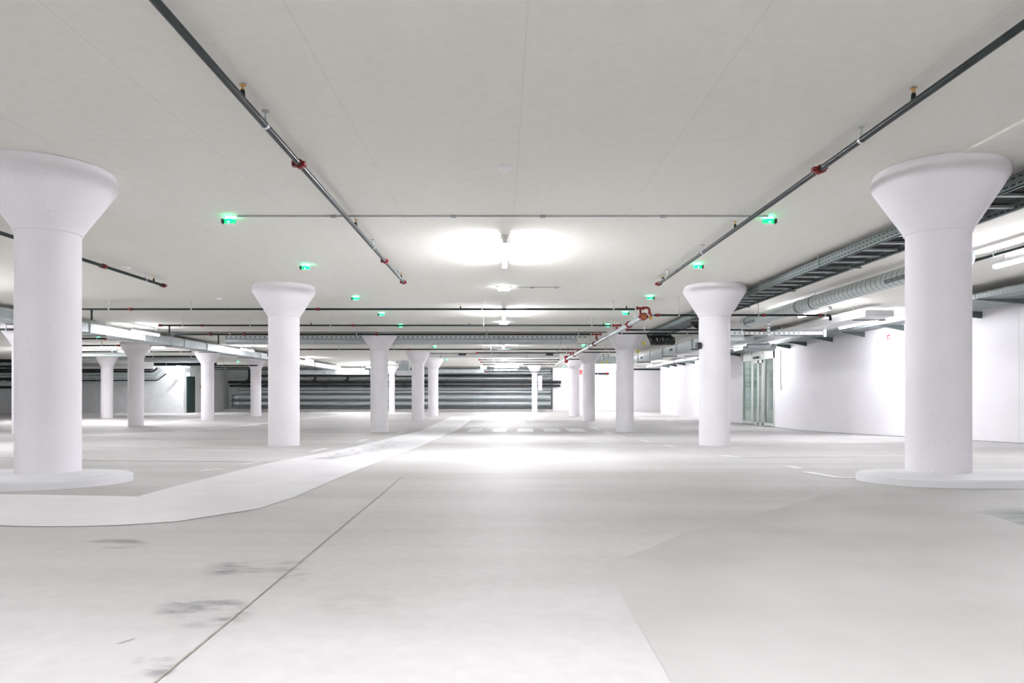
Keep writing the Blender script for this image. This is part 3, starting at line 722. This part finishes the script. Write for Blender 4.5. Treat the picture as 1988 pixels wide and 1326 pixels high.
# red wall sounder etc
o = MB().tube([(PX(1127, 51.3), 51.25, PZ(721, 51.3)), (PX(1127, 51.3), 51.4, PZ(721, 51.3))], 0.13, 16).box(PX(1127, 51.3) - 0.1, PX(1127, 51.3) + 0.1, 51.22, 51.4, PZ(727, 51.3), PZ(720, 51.3)).build('wall_mounted_sounder', 'brightred', origin=(PX(1127, 51.3), 51.4, PZ(727, 51.3)))
tag(o, 'bright red wall sounder between the far ladder columns', 'alarm')
o = MB().box(2.42, 2.68, 46.52, 46.72, PZ(758, 46.6), PZ(729, 46.6)).build('switch_box', 'plastic', origin=(2.55, 46.6, PZ(758, 46.6))); tag(o, 'tall pale switch box mounted on the slim far column', 'box')
MB().box(-0.07, 0.07, -0.085, -0.08, 0.1, 0.9).build('cover', 'wallgrey', o)
o = MB().box(3.93 - 0.345, 3.93 - 0.285, 12.55, 12.70, PZ(677, 12.6), PZ(665, 12.6)).build('junction_box', 'black', origin=(3.93 - 0.3, 12.6, PZ(677, 12.6))); tag(o, 'small black box mounted on the side of the second ladder column', 'box')
MB().tube([(0.0, 0.02, 0.11), (0.0, 0.02, 0.50)], 0.008, 8).build('cable_conduit', 'plastic', o)

# ---------------------------------------------------------------- cable ladder, ducts and trays by the ladder columns
root = empty('cable_ladder', (4.535, 1.0, 3.045), 'long steel cable ladder under the ceiling behind the ladder columns', 'cable ladder')
for nm, x in (('side_rail', 0.0), ('side_rail', 0.56)):
    mb = MB(); mb.box(x, x + 0.012, 0, 20.2, 0, 0.125); mb.box(x - (0.02 if x else 0), x + (0.012 if x else 0.03), 0, 20.2, 0, 0.006); mb.box(x - (0.02 if x else 0), x + (0.012 if x else 0.03), 0, 20.2, 0.119, 0.125); mb.build(nm, 'ladder', root)
for k in range(50):
    y = 0.2 + k * 0.4
    if k == 0: rg = MB().box(0.012, 0.548, -0.03, 0.03, 0.03, 0.055).build('rung', 'steel', root); rg.location = (0, y, 0)
    else: part(rg, root, (0, y, 0))
for k in range(9):
    y = 2.2 + k * 2.2
    MB().box(-0.012, 0.61, y - 0.02, y + 0.02, -0.012, 0.0).build('support_arm', 'darksteel', root)
    for x in (-0.008, 0.60): MB().tube([(x, y, -0.012), (x, y, CEIL - 3.045)], 0.007, 8).build('hanger_rod', 'steel', root)
mb = MB()
for k in range(14):
    x = 0.05 + 0.034 * k; mb.tube([(x, 0.0, 0.072 + 0.006 * random.random()), (x + 0.01 * random.uniform(-1, 1), 12, 0.07), (x, 20.1, 0.072)], 0.013, 6)
o = MB(); o.v, o.f, o.sm = mb.v, mb.f, mb.sm
o = o.build('cable_bundle', 'black'); o.location = root.location; tag(o, 'dark cables lying along the long steel cable ladder', 'cables', None, 'stuff')
# hanging cable loops
def cables(label, x0, x1, y, zt, zb, xo, n):
    mb = MB()
    for k in range(n):
        u = k / max(1, n - 1); x = x0 + (x1 - x0) * u; rz = random.uniform(-0.03, 0.03)
        pts = [(x, y, zt), (x, y + 0.05, zt - 0.015), (x + xo * 0.15, y + 0.06, zt - 0.09), (x + xo * 0.6 + rz, y - 0.05, (zt + zb) / 2 + rz), (x + xo, y - 0.02, zb + 0.02 + rz), (x + xo * 1.6, y + 0.3, zb)]
        mb.tube([Vector(p) for p in smooth3(pts)], 0.021, 6)
    o = mb.build('hanging_cable_bundle', 'black', origin=(x0, y, zb)); tag(o, label, 'cables', None, 'stuff')
cables('black cables drooping off the end of the cable ladder above the teal duct', 4.52, 5.25, 21.28, 3.12, 2.80, 0.10, 26)
cables('black cables curving down beside the second ladder column', 4.72, 5.0, 17.0, 3.02, 2.70, 0.32, 6)

# spiral duct
root = MB().tube([(6.1, 9.0, 3.025), (6.1, 17.2, 3.025)], 0.13, 40).build('spiral_duct', 'spiral', origin=(6.1, 9.0, 3.025)); tag(root, 'round spiral-seamed ventilation duct under the ceiling past the ladder columns', 'duct')
for y in (4.35, 5.0, 0.6, 7.9): MB().tube([(0, y - 0.012, 0), (0, y + 0.012, 0)], 0.137, 40).build('duct_clamp', 'darksteel', root)
for y in (4.35, 7.6, 1.3): MB().tube([(0, y, 0.125), (0, y, CEIL - 3.025)], 0.008, 8).build('hanger_rod', 'steel', root)
for y0 in (0.95, 7.2):
    mb = MB()
    for k in range(3):
        a = PI + 0.15 + k * 0.16; a2 = a + 0.11
        mb.add([(0.1335 * math.cos(q), yy, 0.1335 * math.sin(q)) for q in (a, a2) for yy in (y0, y0 + 0.75)], [(0, 1, 3, 2)])
    mb.build('air_grille', 'grille', root)
# pale rectangular duct near the wall
def rduct(label, x0, x1, y0, y1, z0, z1, mat='duct', flanges=(), hang=(), axis='Y', group=None):
    ox = (x0 + x1) / 2; org = Vector((ox, y0, z0))
    root = MB().box(x0 - ox, x1 - ox, 0, y1 - y0, 0, z1 - z0).build('rectangular_duct', mat); root.location = org; tag(root, label, 'duct', group)
    for t in flanges:
        if axis == 'Y': mb = MB().box(x0 - ox - 0.022, x1 - ox + 0.022, t - y0 - 0.018, t - y0 + 0.018, -0.022, z1 - z0 + 0.022)
        else: mb = MB().box(t - ox - 0.018, t - ox + 0.018, -0.022, y1 - y0 + 0.022, -0.022, min(z1 - z0 + 0.022, CEIL - z0 - 0.001))
        mb.build('flange', 'steel', root)
    for t in hang:
        for s in (0, 1):
            if axis == 'Y': xx = (x0 - ox - 0.035) if s else (x1 - ox + 0.035); yy = t - y0
            else: xx = t - ox; yy = -0.035 if s else y1 - y0 + 0.035
            MB().tube([(xx, yy, -0.03), (xx, yy, CEIL - z0)], 0.007, 8).build('hanger_rod', 'steel', root)
        if axis == 'Y': MB().box(x0 - ox - 0.05, x1 - ox + 0.05, t - y0 - 0.02, t - y0 + 0.02, -0.045, -0.023).build('support_bar', 'darksteel', root)
    return root
def grille(root, x0, x1, y0, y1, z0, z1, nm='air_grille'):
    MB().box(x0, x1, y0, y1, z0, z1).build(nm, 'grille', root)
rduct('pale flat duct hung near the bright wall, tube lamp beside it', 8.0, 8.63, 15.06, 32, 2.945, 3.085, 'whiteduct', (20, 26), (15.5, 19.5, 24.5, 30))
d = rduct('long teal-grey duct with dark grilles between the second and third ladder columns', 6.0, 6.5, 18.4, 32.0, 2.675, 2.94, 'duct', (20.0, 21.6, 23.6, 25.6, 27.8, 30.2), (21.6, 25.6, 30.2))
grille(d, -0.254, -0.25, 5.75, 6.15, 0.10, 0.19); grille(d, -0.254, -0.25, 10.9, 11.3, 0.10, 0.19)
rduct('short teal duct crossing above the glass door, under the slotted channel', 7.0, 7.92, 21.5, 22.0, 2.88, 3.04, 'duct', (7.5,), (7.2,), 'X')
o = MB().tube(smooth3([(7.95, 22.2, 2.80), (8.5, 22.2, 2.80), (8.62, 22.2, 2.81), (8.68, 22.2, 2.83)]), 0.085, 18).tube(smooth3([(7.95, 22.55, 2.74), (8.8, 22.55, 2.74), (8.93, 22.55, 2.77), (8.98, 22.55, 2.88)]), 0.085, 18).build('elbow_duct', 'silver', origin=(8.4, 22.4, 2.7)); tag(o, 'grey bent duct stub beside the top of the glass door', 'duct')
MB().tube([(0.32, 0.15, 0.1), (0.32, 0.15, CEIL - 2.7)], 0.007, 8).build('hanger_rod', 'steel', o)
# slotted channel with posts
root = MB().box(0, PX(1597, 18) - PX(1405, 18), -0.02, 0.02, 0, 0.075).build('slotted_channel', 'crosstray'); root.location = (PX(1405, 18), 18.0, 2.80); tag(root, 'white slotted channel crossing in front of the glass door on two posts', 'channel')
for px, zt in ((1491, CEIL - 2.80), (1600, 0.13)):
    x = PX(px, 18) - PX(1405, 18); p = MB().box(-0.035, 0.035, -0.045, -0.021, 0, zt + 0.06).build('post', 'post', root); p.location = (x, 0, -0.06)
# wall tray with wires and brackets
root = empty('wire_tray', (9.5, 11.0, 2.985), 'wire cable tray running along the bright wall above the glass door', 'cable tray')
def tray_x(y): return -0.8 if y < 3.6 else (-0.8 + 0.8 * min(1, (y - 3.6) / 1.4))
mb = MB(); yy = [0, 3.6, 4.1, 4.6, 5.0, 9, 14, 20, 33]
for z in (0.0, 0.03, 0.06, 0.09):
    mb.tube([(tray_x(y), y, z) for y in yy], 0.0045, 6)
y = 0.0
while y < 33: mb.box(tray_x(y) - 0.003, tray_x(y) + 0.003, y - 0.004, y + 0.004, 0, 0.09); mb.box(tray_x(y), 0.52, y - 0.004, y + 0.004, -0.003, 0.003); y += 0.1
for k in range(6): mb.tube([(tray_x(y) + (0.52 - tray_x(y)) * k / 5, y, 0.0) for y in yy], 0.004, 6)
mb.build('wire_mesh', 'steel', root)
mb = MB()
for y0, y1 in ((0, 3.5), (5.1, 33)):
    mb.box(tray_x(y0) + 0.006, tray_x(y0) + 0.010, y0, y1, 0.0, 0.075)
mb.build('side_sheet', 'tray', root)
mb = MB(); 
for y0, y1 in ((0, 3.5), (5.1, 33)): mb.box(tray_x(y0) + 0.012, 0.50, y0, y1, 0.006, 0.010)
mb.build('tray_floor', 'duct', root)
br_y = [12.5, 14.4, 17.2, 19.06, 20.9, 22.7, 24.0, 29.0, 31.2, 33.4, 35.9, 37.8, 39.7, 41.3]
brk = None
for y in br_y:
    xl = tray_x(y - 11.0) + 9.5 - 0.02; mb = MB()
    v = [(xl, y - 0.03, 2.955), (xl, y - 0.03, 2.972), (XR - 0.004, y - 0.03, 2.972), (XR - 0.004, y - 0.03, 2.83)]
    mb.add(v + [(a, b_ + 0.06, c) for a, b_, c in v], [(0, 1, 2, 3), (7, 6, 5, 4), (0, 4, 5, 1), (1, 5, 6, 2), (2, 6, 7, 3), (3, 7, 4, 0)])
    mb.build('bracket', 'darksteel', root).location = (-9.5, -11.0, -2.985)
# teal wireless box and blue reel resting on the tray
o = MB().box(9.28, 9.46, 17.9, 18.3, 3.02, 3.10).tube([(9.30, 17.9, 3.12), (9.30, 18.1, 3.12)], 0.035, 12).build('blue_cable_reel', 'blue', origin=(9.4, 18, 3.02)); 
o.location.x += 0.35; tag(o, 'blue cable coil lying in the wire tray by the long tube lamp', 'cable')
# yellow tags
def ytag(x, y, z, label):
    o = empty('yellow_tag', (x, y, z), label, 'tag', 'yellow tags hanging by the third ladder column')
    MB().tube([(0, -0.012, 0), (0, 0.012, 0)], 0.055, 16).build('disc', 'yellow', o); MB().tube([(0, 0, 0.05), (0, 0, CEIL - z)], 0.005, 6).build('hanger_cord', 'steel', o)
ytag(PX(1249.5, 23.5), 23.5, PZ(667, 23.5), 'upper yellow tag on a cord beside the third ladder column'); ytag(PX(1238, 25.8), 25.8, PZ(682.5, 25.8), 'lower yellow tag on a cord beside the third ladder column'); ytag(PX(1182, 33), 33.5, PZ(702, 33.5), 'yellow tag between the third and fourth ladder columns, nearer the third'); ytag(PX(1171, 35), 35.5, PZ(704, 35.5), 'yellow tag between the third and fourth ladder columns, nearer the fourth')
# strut frames between third and fourth ladder columns
for px, lab in ((1170.5, 'teal steel support post near the fourth ladder column'), (1181, 'teal steel support post near the third ladder column')):
    dd = 34.2; x = PX(px, dd); o = empty('support_post', (x, dd, PZ(700, dd)), lab, 'post', 'steel support posts by the ladder columns')
    MB().box(-0.05, 0.05, -0.05, 0.05, 0, CEIL - PZ(700, dd) - 0.01).build('upright', 'duct', o); MB().box(-0.16, 0.16, -0.08, 0.08, CEIL - PZ(700, dd) - 0.012, CEIL - PZ(700, dd)).build('hanger_plate', 'darksteel', o)
rduct('grey duct low behind the steel support posts', PX(1157, 36), PX(1196, 36), 36.0, 36.5, PZ(706, 36), PZ(692, 36), 'duct', (), (PX(1160, 36), PX(1190, 36)), 'X')
rduct('dark flat trunking beyond the far ladder columns', PX(1155, 47), PX(1284, 47), 47.0, 47.4, PZ(713, 47), PZ(708.5, 47), 'whiteduct', (), (PX(1165, 47), PX(1270, 47)), 'X')

# ---------------------------------------------------------------- cross ducts over the aisle
x0, x1 = PX(440, 23.5), 2.55
root = MB().tube([(x0, 23.5, 3.075), (x1, 23.5, 3.075)], 0.135, 32).build('round_duct', 'silver', origin=(x0, 23.5, 3.075)); tag(root, 'big round silver duct crossing the whole aisle behind the perforated tray', 'duct')
for k in range(6): MB().tube([(1.0 + k * 2.1 - 0.02, 0, 0), (1.0 + k * 2.1 + 0.02, 0, 0)], 0.142, 32).build('joint_ring', 'steel', root)
for k in range(5): MB().tube([(1.6 + k * 2.3, 0, 0.13), (1.6 + k * 2.3, 0, CEIL - 3.075)], 0.007, 8).build('hanger_rod', 'steel', root)
root = MB().box(0, PX(1140, 22.95) - PX(440, 22.95), -0.02, 0.15, 0, 0.06).build('perforated_tray', 'fartray'); root.location = (PX(440, 22.95), 22.88, PZ(656.5, 22.95)); tag(root, 'grey perforated cable tray crossing the aisle above the round duct', 'cable tray')
for k in range(5): MB().tube([(1.0 + k * 2.6, 0.16, 0), (1.0 + k * 2.6, 0.16, CEIL - PZ(656.5, 22.95))], 0.006, 8).build('hanger_rod', 'steel', root)
d = rduct('flat pale green duct with two dark grilles crossing the far aisle', PX(828, 33.2), 2.75, 33.1, 33.7, PZ(694, 33.2), CEIL - 0.03, 'whiteduct', (PX(857, 33.2), PX(1023, 33.2)), (-3.0, 2.0), 'X')
ox = (PX(828, 33.2) + 2.75) / 2
for a, b_ in ((890, 905), (1060, 1074)): grille(d, PX(a, 33.1) - ox, PX(b_, 33.1) - ox, -0.006, 0.0, PZ(690.5, 33.2) - PZ(694, 33.2), PZ(686.5, 33.2) - PZ(694, 33.2))
d = rduct('low dark duct with a grille above the wall of pipes', PX(852, 49.5), PX(940, 49.5), 49.2, 49.8, PZ(724, 49.5), PZ(717.5, 49.5), 'duct', (PX(875, 49.5), PX(917, 49.5)), (PX(860, 49.5), PX(930, 49.5)), 'X')
# round drum fan
x, y = PX(785, 41), 41.0
root = empty('fan_drum', (x, y, PZ(729, 41)), 'shiny round metal drum hanging beside the fourth walkway column', 'ventilator')
zt = PZ(694.5, 41) - PZ(729, 41); zm = PZ(706, 41) - PZ(729, 41)
MB().lathe([(0.55, zm), (0.55, zt)], 40).build('drum', 'silver', root); MB().lathe([(0.58, zt - 0.03), (0.58, zt)], 40).build('rim', 'steel', root)
MB().box(-0.45, 0.5, -0.3, 0.3, 0.0, 0.28).build('lower_box', 'whiteduct', root); MB().box(-0.3, 0.3, -0.2, 0.2, 0.28, zm).build('neck', 'duct', root)
for s in (-0.4, 0.4): MB().tube([(s, 0, zt), (s, 0, CEIL - PZ(729, 41))], 0.012, 8).build('hanger_rod', 'steel', root)

# ---------------------------------------------------------------- walkway side ducts
root = rduct('long galvanised rectangular duct with flanges beyond the walkway columns', -11.62, -11.0, 11.5, 46.4, 2.875, 3.115, 'duct', (13.4, 16.0, 18.2, 21.0, 23.6, 25.4, 28.2, 31, 34, 37, 40, 43, 46), (14.4, 18.9, 22.6, 26.2, 30, 35, 40, 45))
# taps and stubs under the duct
for y in (7.2, 9.7): MB().tube([(-0.9, y, 0.12), (-0.31, y, 0.12)], 0.1, 18).build('branch_stub', 'duct', root)
rduct('teal duct crossing low in front of the pipe wall', PX(583, 47.0), PX(716, 47.0), 47.0, 47.6, PZ(727, 47), PZ(718.5, 47), 'duct', (PX(632, 47), PX(650, 47), PX(665, 47)), (PX(600, 47), PX(700, 47)), 'X')
# far dark pipes in the bays beyond the duct
GB = 'dark pipes over the far parking bays'
for (a, b_, py, dd, r, lab) in ((120, 206, 657.5, 22.6, 0.03, 'dark capped pipe above the far bays, lit green at its end'), (60, 232, 671, 25.6, 0.03, 'dark pipe over the far bays ending in a black valve'), (60, 258, 683, 29.5, 0.028, 'dark pipe over the far bays meeting the nearest duct column'),
                              (270, 372, 683, 29.5, 0.028, 'dark pipe between two duct columns, upper of two'), (274, 396, 692.5, 33.2, 0.05, 'thick dark pipe between two duct columns, lower of two'), (-40, 26, 639.5, 19.0, 0.028, 'dark pipe end showing beside the edge of the picture'),
                              (416, 500, 709.5, 37.9, 0.035, 'dark pipe ending in a small elbow on the corner column'), (416, 520, 713.3, 42.5, 0.035, 'dark pipe behind the corner column, upper of two'), (416, 520, 717.3, 46.6, 0.035, 'dark pipe behind the corner column, lower of two'),
                              (160, 262, 689.5, 31.5, 0.06, 'thick teal pipe over the far bays, under the thin ones'), (60, 262, 697.0, 36.3, 0.09, 'fat grey pipe over the far bays'), (276, 390, 699.5, 37.5, 0.10, 'fat grey pipe between two duct columns'), (300, 420, 707.0, 42.0, 0.10, 'fat black pipe above the dark exit door')):
    pipe(lab, GB, (PX(a, dd), dd, PZ(py, dd)), (PX(b_, dd), dd, PZ(py, dd)), r, 'pipe' if 'grey' not in lab and 'teal' not in lab else 'bigpipe', hang=[PX(a + (b_ - a) * 0.2, dd), PX(a + (b_ - a) * 0.8, dd)], name='overhead_pipe', endcap=[PX(b_ - 2, dd)] if 'capped' in lab or 'valve' in lab else ())
# white trunking and the black pipe stack in front of the side wall
o = MB().box(PX(60, 43.6), PX(300, 43.6), 43.5, 43.7, PZ(716, 43.6), PZ(712, 43.6)).build('cable_trunking', 'housing', origin=(PX(160, 43.6), 43.6, PZ(716, 43.6))); tag(o, 'white strip of cable trunking above the black pipe stack', 'trunking')
for xx in (-5, 0, 3): MB().tube([(xx, 0, 0.1), (xx, 0, CEIL - PZ(716, 43.6))], 0.01, 8).build('hanger_rod', 'steel', o)
GS = 'stacked pipes on brackets before the side wall'
for i, (py, r, mat, lab) in enumerate(((717.3, 0.055, 'black', 'topmost black pipe of the stack before the side wall'), (721.3, 0.055, 'black', 'second black pipe of the stack before the side wall'), (726.0, 0.078, 'bigpipe', 'upper grey pipe of the stack before the side wall'), (731.2, 0.078, 'bigpipe', 'lower grey pipe of the stack before the side wall'), (735.6, 0.045, 'silver', 'thin silver pipe of the stack before the side wall'), (738.6, 0.035, 'pipe', 'lowest dark pipe of the stack before the side wall'))):
    zz = PZ(py, 44.4); x1 = PX(296, 44.4) + (PZ(719.5, 44.4) - zz) * 0.5; up_ = min(0.5, 2.94 - zz)
    pts = [(PX(-20, 44.4), 44.4, zz), (x1 - 0.08, 44.4, zz), (x1 + 0.06, 44.4, zz + 0.05), (x1 + 0.06 + up_ * 1.0, 44.4, zz + 0.05 + up_ * 0.75)]
    o = MB().tube(pts, r, 14).build('stacked_pipe', mat, origin=pts[0]); tag(o, lab, 'pipe', GS)
    for xx in (3, 6.5, 9.5, 12): MB().box(xx - 0.03, xx + 0.03, -r * 0.4, 0.59, -r - 0.006, -r + 0.004).build('mounting_bracket', 'darksteel', o)
# far edge-of-frame stack
for i, (py, r) in enumerate(((690, 0.11), (701, 0.10), (712, 0.07), (736, 0.09), (752, 0.08))):
    zz = PZ(py, 39.0); o = MB().tube([(PX(-60, 39), 39.0, zz), (PX(24, 39), 39.0, zz)], r, 14).build('stacked_pipe', 'black' if i % 2 else 'pipe', origin=(PX(-60, 39), 39, zz))
    tag(o, ['highest', 'second highest', 'middle', 'second lowest', 'lowest'][i] + ' dark pipe glimpsed beside the column at the picture edge', 'pipe', 'pipes beside the hidden column')
    for xx in (0.5, 2.0): MB().box(xx - 0.04, xx + 0.04, -r - 0.02, r + 0.02, -r - 0.03, -r + 0.01).build('mounting_bracket', 'steel', o)

# ---------------------------------------------------------------- wall of pipes
GP = 'horizontal pipes on the far wall'
xa, xb = -20.4, 3.6
for (py, r, mat, xs, xe, lab) in ((718.5, 0.10, 'bigpipe', -17.0, xb, 'topmost grey pipe of the far pipe wall'), (724.0, 0.085, 'bigpipe', -17, xb, 'second grey pipe from the top of the far pipe wall'), (729.2, 0.06, 'pipe', -19, 2.9, 'thin teal pipe above the upper black pipe of the pipe wall'), (734.6, 0.075, 'silver', -20.2, xb, 'thin silver pipe directly above the upper black pipe'),
        (742.0, 0.105, 'black', xa - 0.1, 4.35, 'upper of the two thick black pipes on the pipe wall'), (749.0, 0.085, 'black', xa, 4.3, 'lower of the two thick black pipes on the pipe wall'), (755.2, 0.07, 'silver', xa + .5, xb, 'thin silver pipe under the two black pipes'), (760.8, 0.09, 'bigpipe', xa + .5, xb, 'medium grey pipe above the two fat grey ones'),
        (771.5, 0.19, 'bigpipe', xa + .1, xb, 'upper of the two fattest grey pipes on the pipe wall'), (783.0, 0.19, 'bigpipe', xa + .1, xb, 'lower of the two fattest grey pipes on the pipe wall')):
    y = 51.05 if xe > 4 else 51.5; z = PZ(py, y)
    o = MB().tube([(xs, y, z), (xe, y, z)], r, 18).build('wall_pipe', mat, origin=(xs, y, z)); tag(o, lab, 'pipe', GP)
    for k in range(8):
        t = 1.0 + k * 3.0
        if t < xe - xs: MB().box(t - 0.03, t + 0.03, -r * 1.05, YB - y - 0.004, -r - 0.018, -r + 0.004).build('mounting_bracket', 'darksteel', o)
    if r > 0.15: MB().tube([(-0.06, 0, 0), (0.02, 0, 0)], r * 1.12, 18).build('end_flange', 'darksteel', o); MB().tube([(0.35, -r, 0), (0.35, -r - 0.06, 0)], 0.10, 12).build('round_valve', 'plastic', o)
for py, lab in ((777.5, 'thin dark rail between the two fattest pipes'), (790.2, 'thin dark rail under the lowest fat pipe')):
    o = MB().box(xa, xb, 51.15, 51.21, PZ(py, 51.2) - 0.03, PZ(py, 51.2) + 0.03).build('support_rail', 'darksteel', origin=(xa, 51.2, PZ(py, 51.2))); tag(o, lab, 'rail', 'rails on the far pipe wall')
    for k in range(9): MB().box(0.6 + 2.8 * k, 0.75 + 2.8 * k, -0.03, 0.09, -0.028, 0.028).build('clamp', 'darksteel', o)
# vertical black pipe drops joining the black pipes
for px, lab in ((484, 'black riser pipe behind the corner column'), (612, 'black riser pipe near the second walkway column'), (675, 'black riser pipe between the second and third walkway columns')):
    x = PX(px, 50.8); o = MB().tube(smooth3([(x, 50.8, CEIL - 0.02), (x, 50.8, 2.5), (x - 0.05, 50.8, 2.28), (x - 0.35, 50.8, 2.16)]), 0.085, 12).build('riser_pipe', 'black', origin=(x, 50.8, 2.16)); tag(o, lab, 'pipe', 'black riser pipes')
o = MB().box(-20.2, 3.5, 50.2, 50.55, 3.05, 3.14).build('overhead_tray', 'darksteel', origin=(-20, 50.3, 3.05)); tag(o, 'dark cable tray along the ceiling over the far pipe wall', 'cable tray')
for k in range(8): MB().tube([(1 + 3 * k, 0.0, 0.09), (1 + 3 * k, 0.0, CEIL - 3.05)], 0.01, 6).build('hanger_rod', 'steel', o)

# ---------------------------------------------------------------- doors
lamp(11.7, 26.2, 1.6, 3.16, 'added fill tube brightening the lobby behind the glass door', power=60)  # invented lamp, added so the lobby reads bright through the glass
# dark exit door in the corner wall
root = bpy.data.objects.new('door_1', None); C.objects.link(root); root.location = (-21.05, 45.5, 0); root['kind'] = 'structure'
MB().box(-0.02, 0.03, -0.05, 1.15, 0, 2.44).build('door_frame', 'darkgreen', root); MB().box(0.03, 0.05, 0.02, 1.08, 0.01, 2.38).build('door_leaf', 'darkgreen', root)
MB().tube([(0.05, 0.95, 1.05), (0.11, 0.95, 1.05), (0.11, 0.80, 1.05)], 0.012, 8).build('door_handle', 'steel', root)
o = MB().tube([(-21.0, 47.6, 0.4), (-21.0, 47.6, 2.9)], 0.025, 8).build('wall_conduit', 'greyplastic', origin=(-21.0, 47.6, 0.4)); tag(o, 'thin grey conduit with a red button on the wall past the exit door', 'conduit')
MB().box(-0.06, 0.08, -0.10, 0.10, 1.25, 1.5).build('call_point', 'red', o)
# glass sliding door in the right wall
root = bpy.data.objects.new('door_2', None); C.objects.link(root); root.location = (XR, DY0, 0); root['kind'] = 'structure'
W = DY1 - DY0; x0, x1 = -0.02, 0.10
mb = MB(); mb.box(x0, x1, 0, 0.10, 0, DZ1); mb.box(x0, x1, W - 0.10, W, 0, DZ1); mb.box(x0, x1, 0, W, 2.58, DZ1); mb.box(x0, x1, 0, W, 0, 0.02)
mb.box(x0, x1, 0.98, 1.06, 0, 2.6); mb.box(x0, x1, W - 1.30, W - 1.06, 0, 2.6); mb.box(x0, x1, 0.1, 1.0, 0, 0.14); mb.box(x0, x1, W - 1.1, W - 0.1, 0, 0.14)
mb.build('door_frame', 'frame', root)
MB().box(0.03, 0.05, 0.10, 0.98, 0.14, 2.58).build('side_glass', 'glass', root); MB().box(0.03, 0.05, W - 1.06, W - 0.10, 0.14, 2.58).build('side_glass', 'glass', root)
for a, b_ in ((1.06, 1.52), (1.52, W - 1.30)):
    lf = MB(); lf.box(-0.05, -0.022, a, a + 0.07, 0.03, 2.56); lf.box(-0.05, -0.022, b_ - 0.07, b_, 0.03, 2.56); lf.box(-0.05, -0.022, a, b_, 0.03, 0.13); lf.box(-0.05, -0.022, a, b_, 2.46, 2.56)
    l = lf.build('sliding_leaf', 'frame', root); MB().box(-0.040, -0.032, a + 0.07, b_ - 0.07, 0.13, 2.46).build('pane', 'glass', l)
MB().box(-0.10, -0.02, 1.5, 1.95, 2.64, 2.72).build('door_sensor', 'black', root)
for y in (1.15, 2.25): MB().box(-0.035, -0.022, y, y + 0.03, 2.80, 2.95).build('header_tab', 'orange', root)
o = MB().tube([(XR - 0.03, 24.75, 1.55), (XR - 0.03, 24.75, 2.85)], 0.018, 8).build('wall_conduit', 'greyplastic', origin=(XR - 0.03, 24.75, 1.55)); tag(o, 'thin grey conduit on the bright wall beside the glass door', 'conduit')
MB().box(-0.05, 0.03, -0.07, 0.07, -0.12, 0.0).build('switch', 'plastic', o)
# small red sign on the wall near the first ladder column
o = MB().box(XR - 0.012, XR - 0.002, 17.75, 17.95, 2.62, 2.80).build('wall_sign', 'plastic', origin=(XR, 17.85, 2.62)); tag(o, 'tiny white sign with a red mark high on the bright wall', 'sign')
mb = MB(); mb.box(-0.016, -0.012, -0.07, 0.07, 0.13, 0.16); mb.box(-0.016, -0.012, 0.03, 0.06, 0.03, 0.13); mb.box(-0.016, -0.012, -0.05, -0.02, 0.03, 0.08); mb.build('sign_mark', 'brightred', o)

# remove prototypes kept only for copying
def kill(o):
    for ch in [x for x in bpy.data.objects if x.parent == o]: kill(ch)
    bpy.data.objects.remove(o)
for p in PROTO: kill(p)

# ---------------------------------------------------------------- camera, world, look
cam = bpy.data.cameras.new('camera'); co = bpy.data.objects.new('camera', cam); C.objects.link(co)
cam.lens = 24.0; cam.sensor_width = 36.0; cam.sensor_fit = 'HORIZONTAL'
co.location = (0, 0, CZ); co.rotation_euler = (PI / 2, 0, 0)
cam.shift_x = (994 - VX) / 1988; cam.shift_y = (VY - 663) / 1988
cam.clip_start = 0.05; cam.clip_end = 200
bpy.context.scene.camera = co
w = bpy.data.worlds.new('world'); bpy.context.scene.world = w; w.use_nodes = True
w.node_tree.nodes['Background'].inputs[0].default_value = (0.8, 0.85, 0.85, 1); w.node_tree.nodes['Background'].inputs[1].default_value = 0.3
sc = bpy.context.scene
sc.view_settings.view_transform = 'Standard'; sc.view_settings.look = 'None'; sc.view_settings.gamma = 1.0; sc.view_settings.use_curve_mapping = False
sc.view_settings.exposure = 1.80
sc.cycles.max_bounces = 8; sc.cycles.diffuse_bounces = 6; sc.cycles.glossy_bounces = 3; sc.cycles.transparent_max_bounces = 12
sc.cycles.caustics_reflective = False; sc.cycles.caustics_refractive = False
sc.cycles.use_denoising = True
sc.cycles.sample_clamp_indirect = 6.0
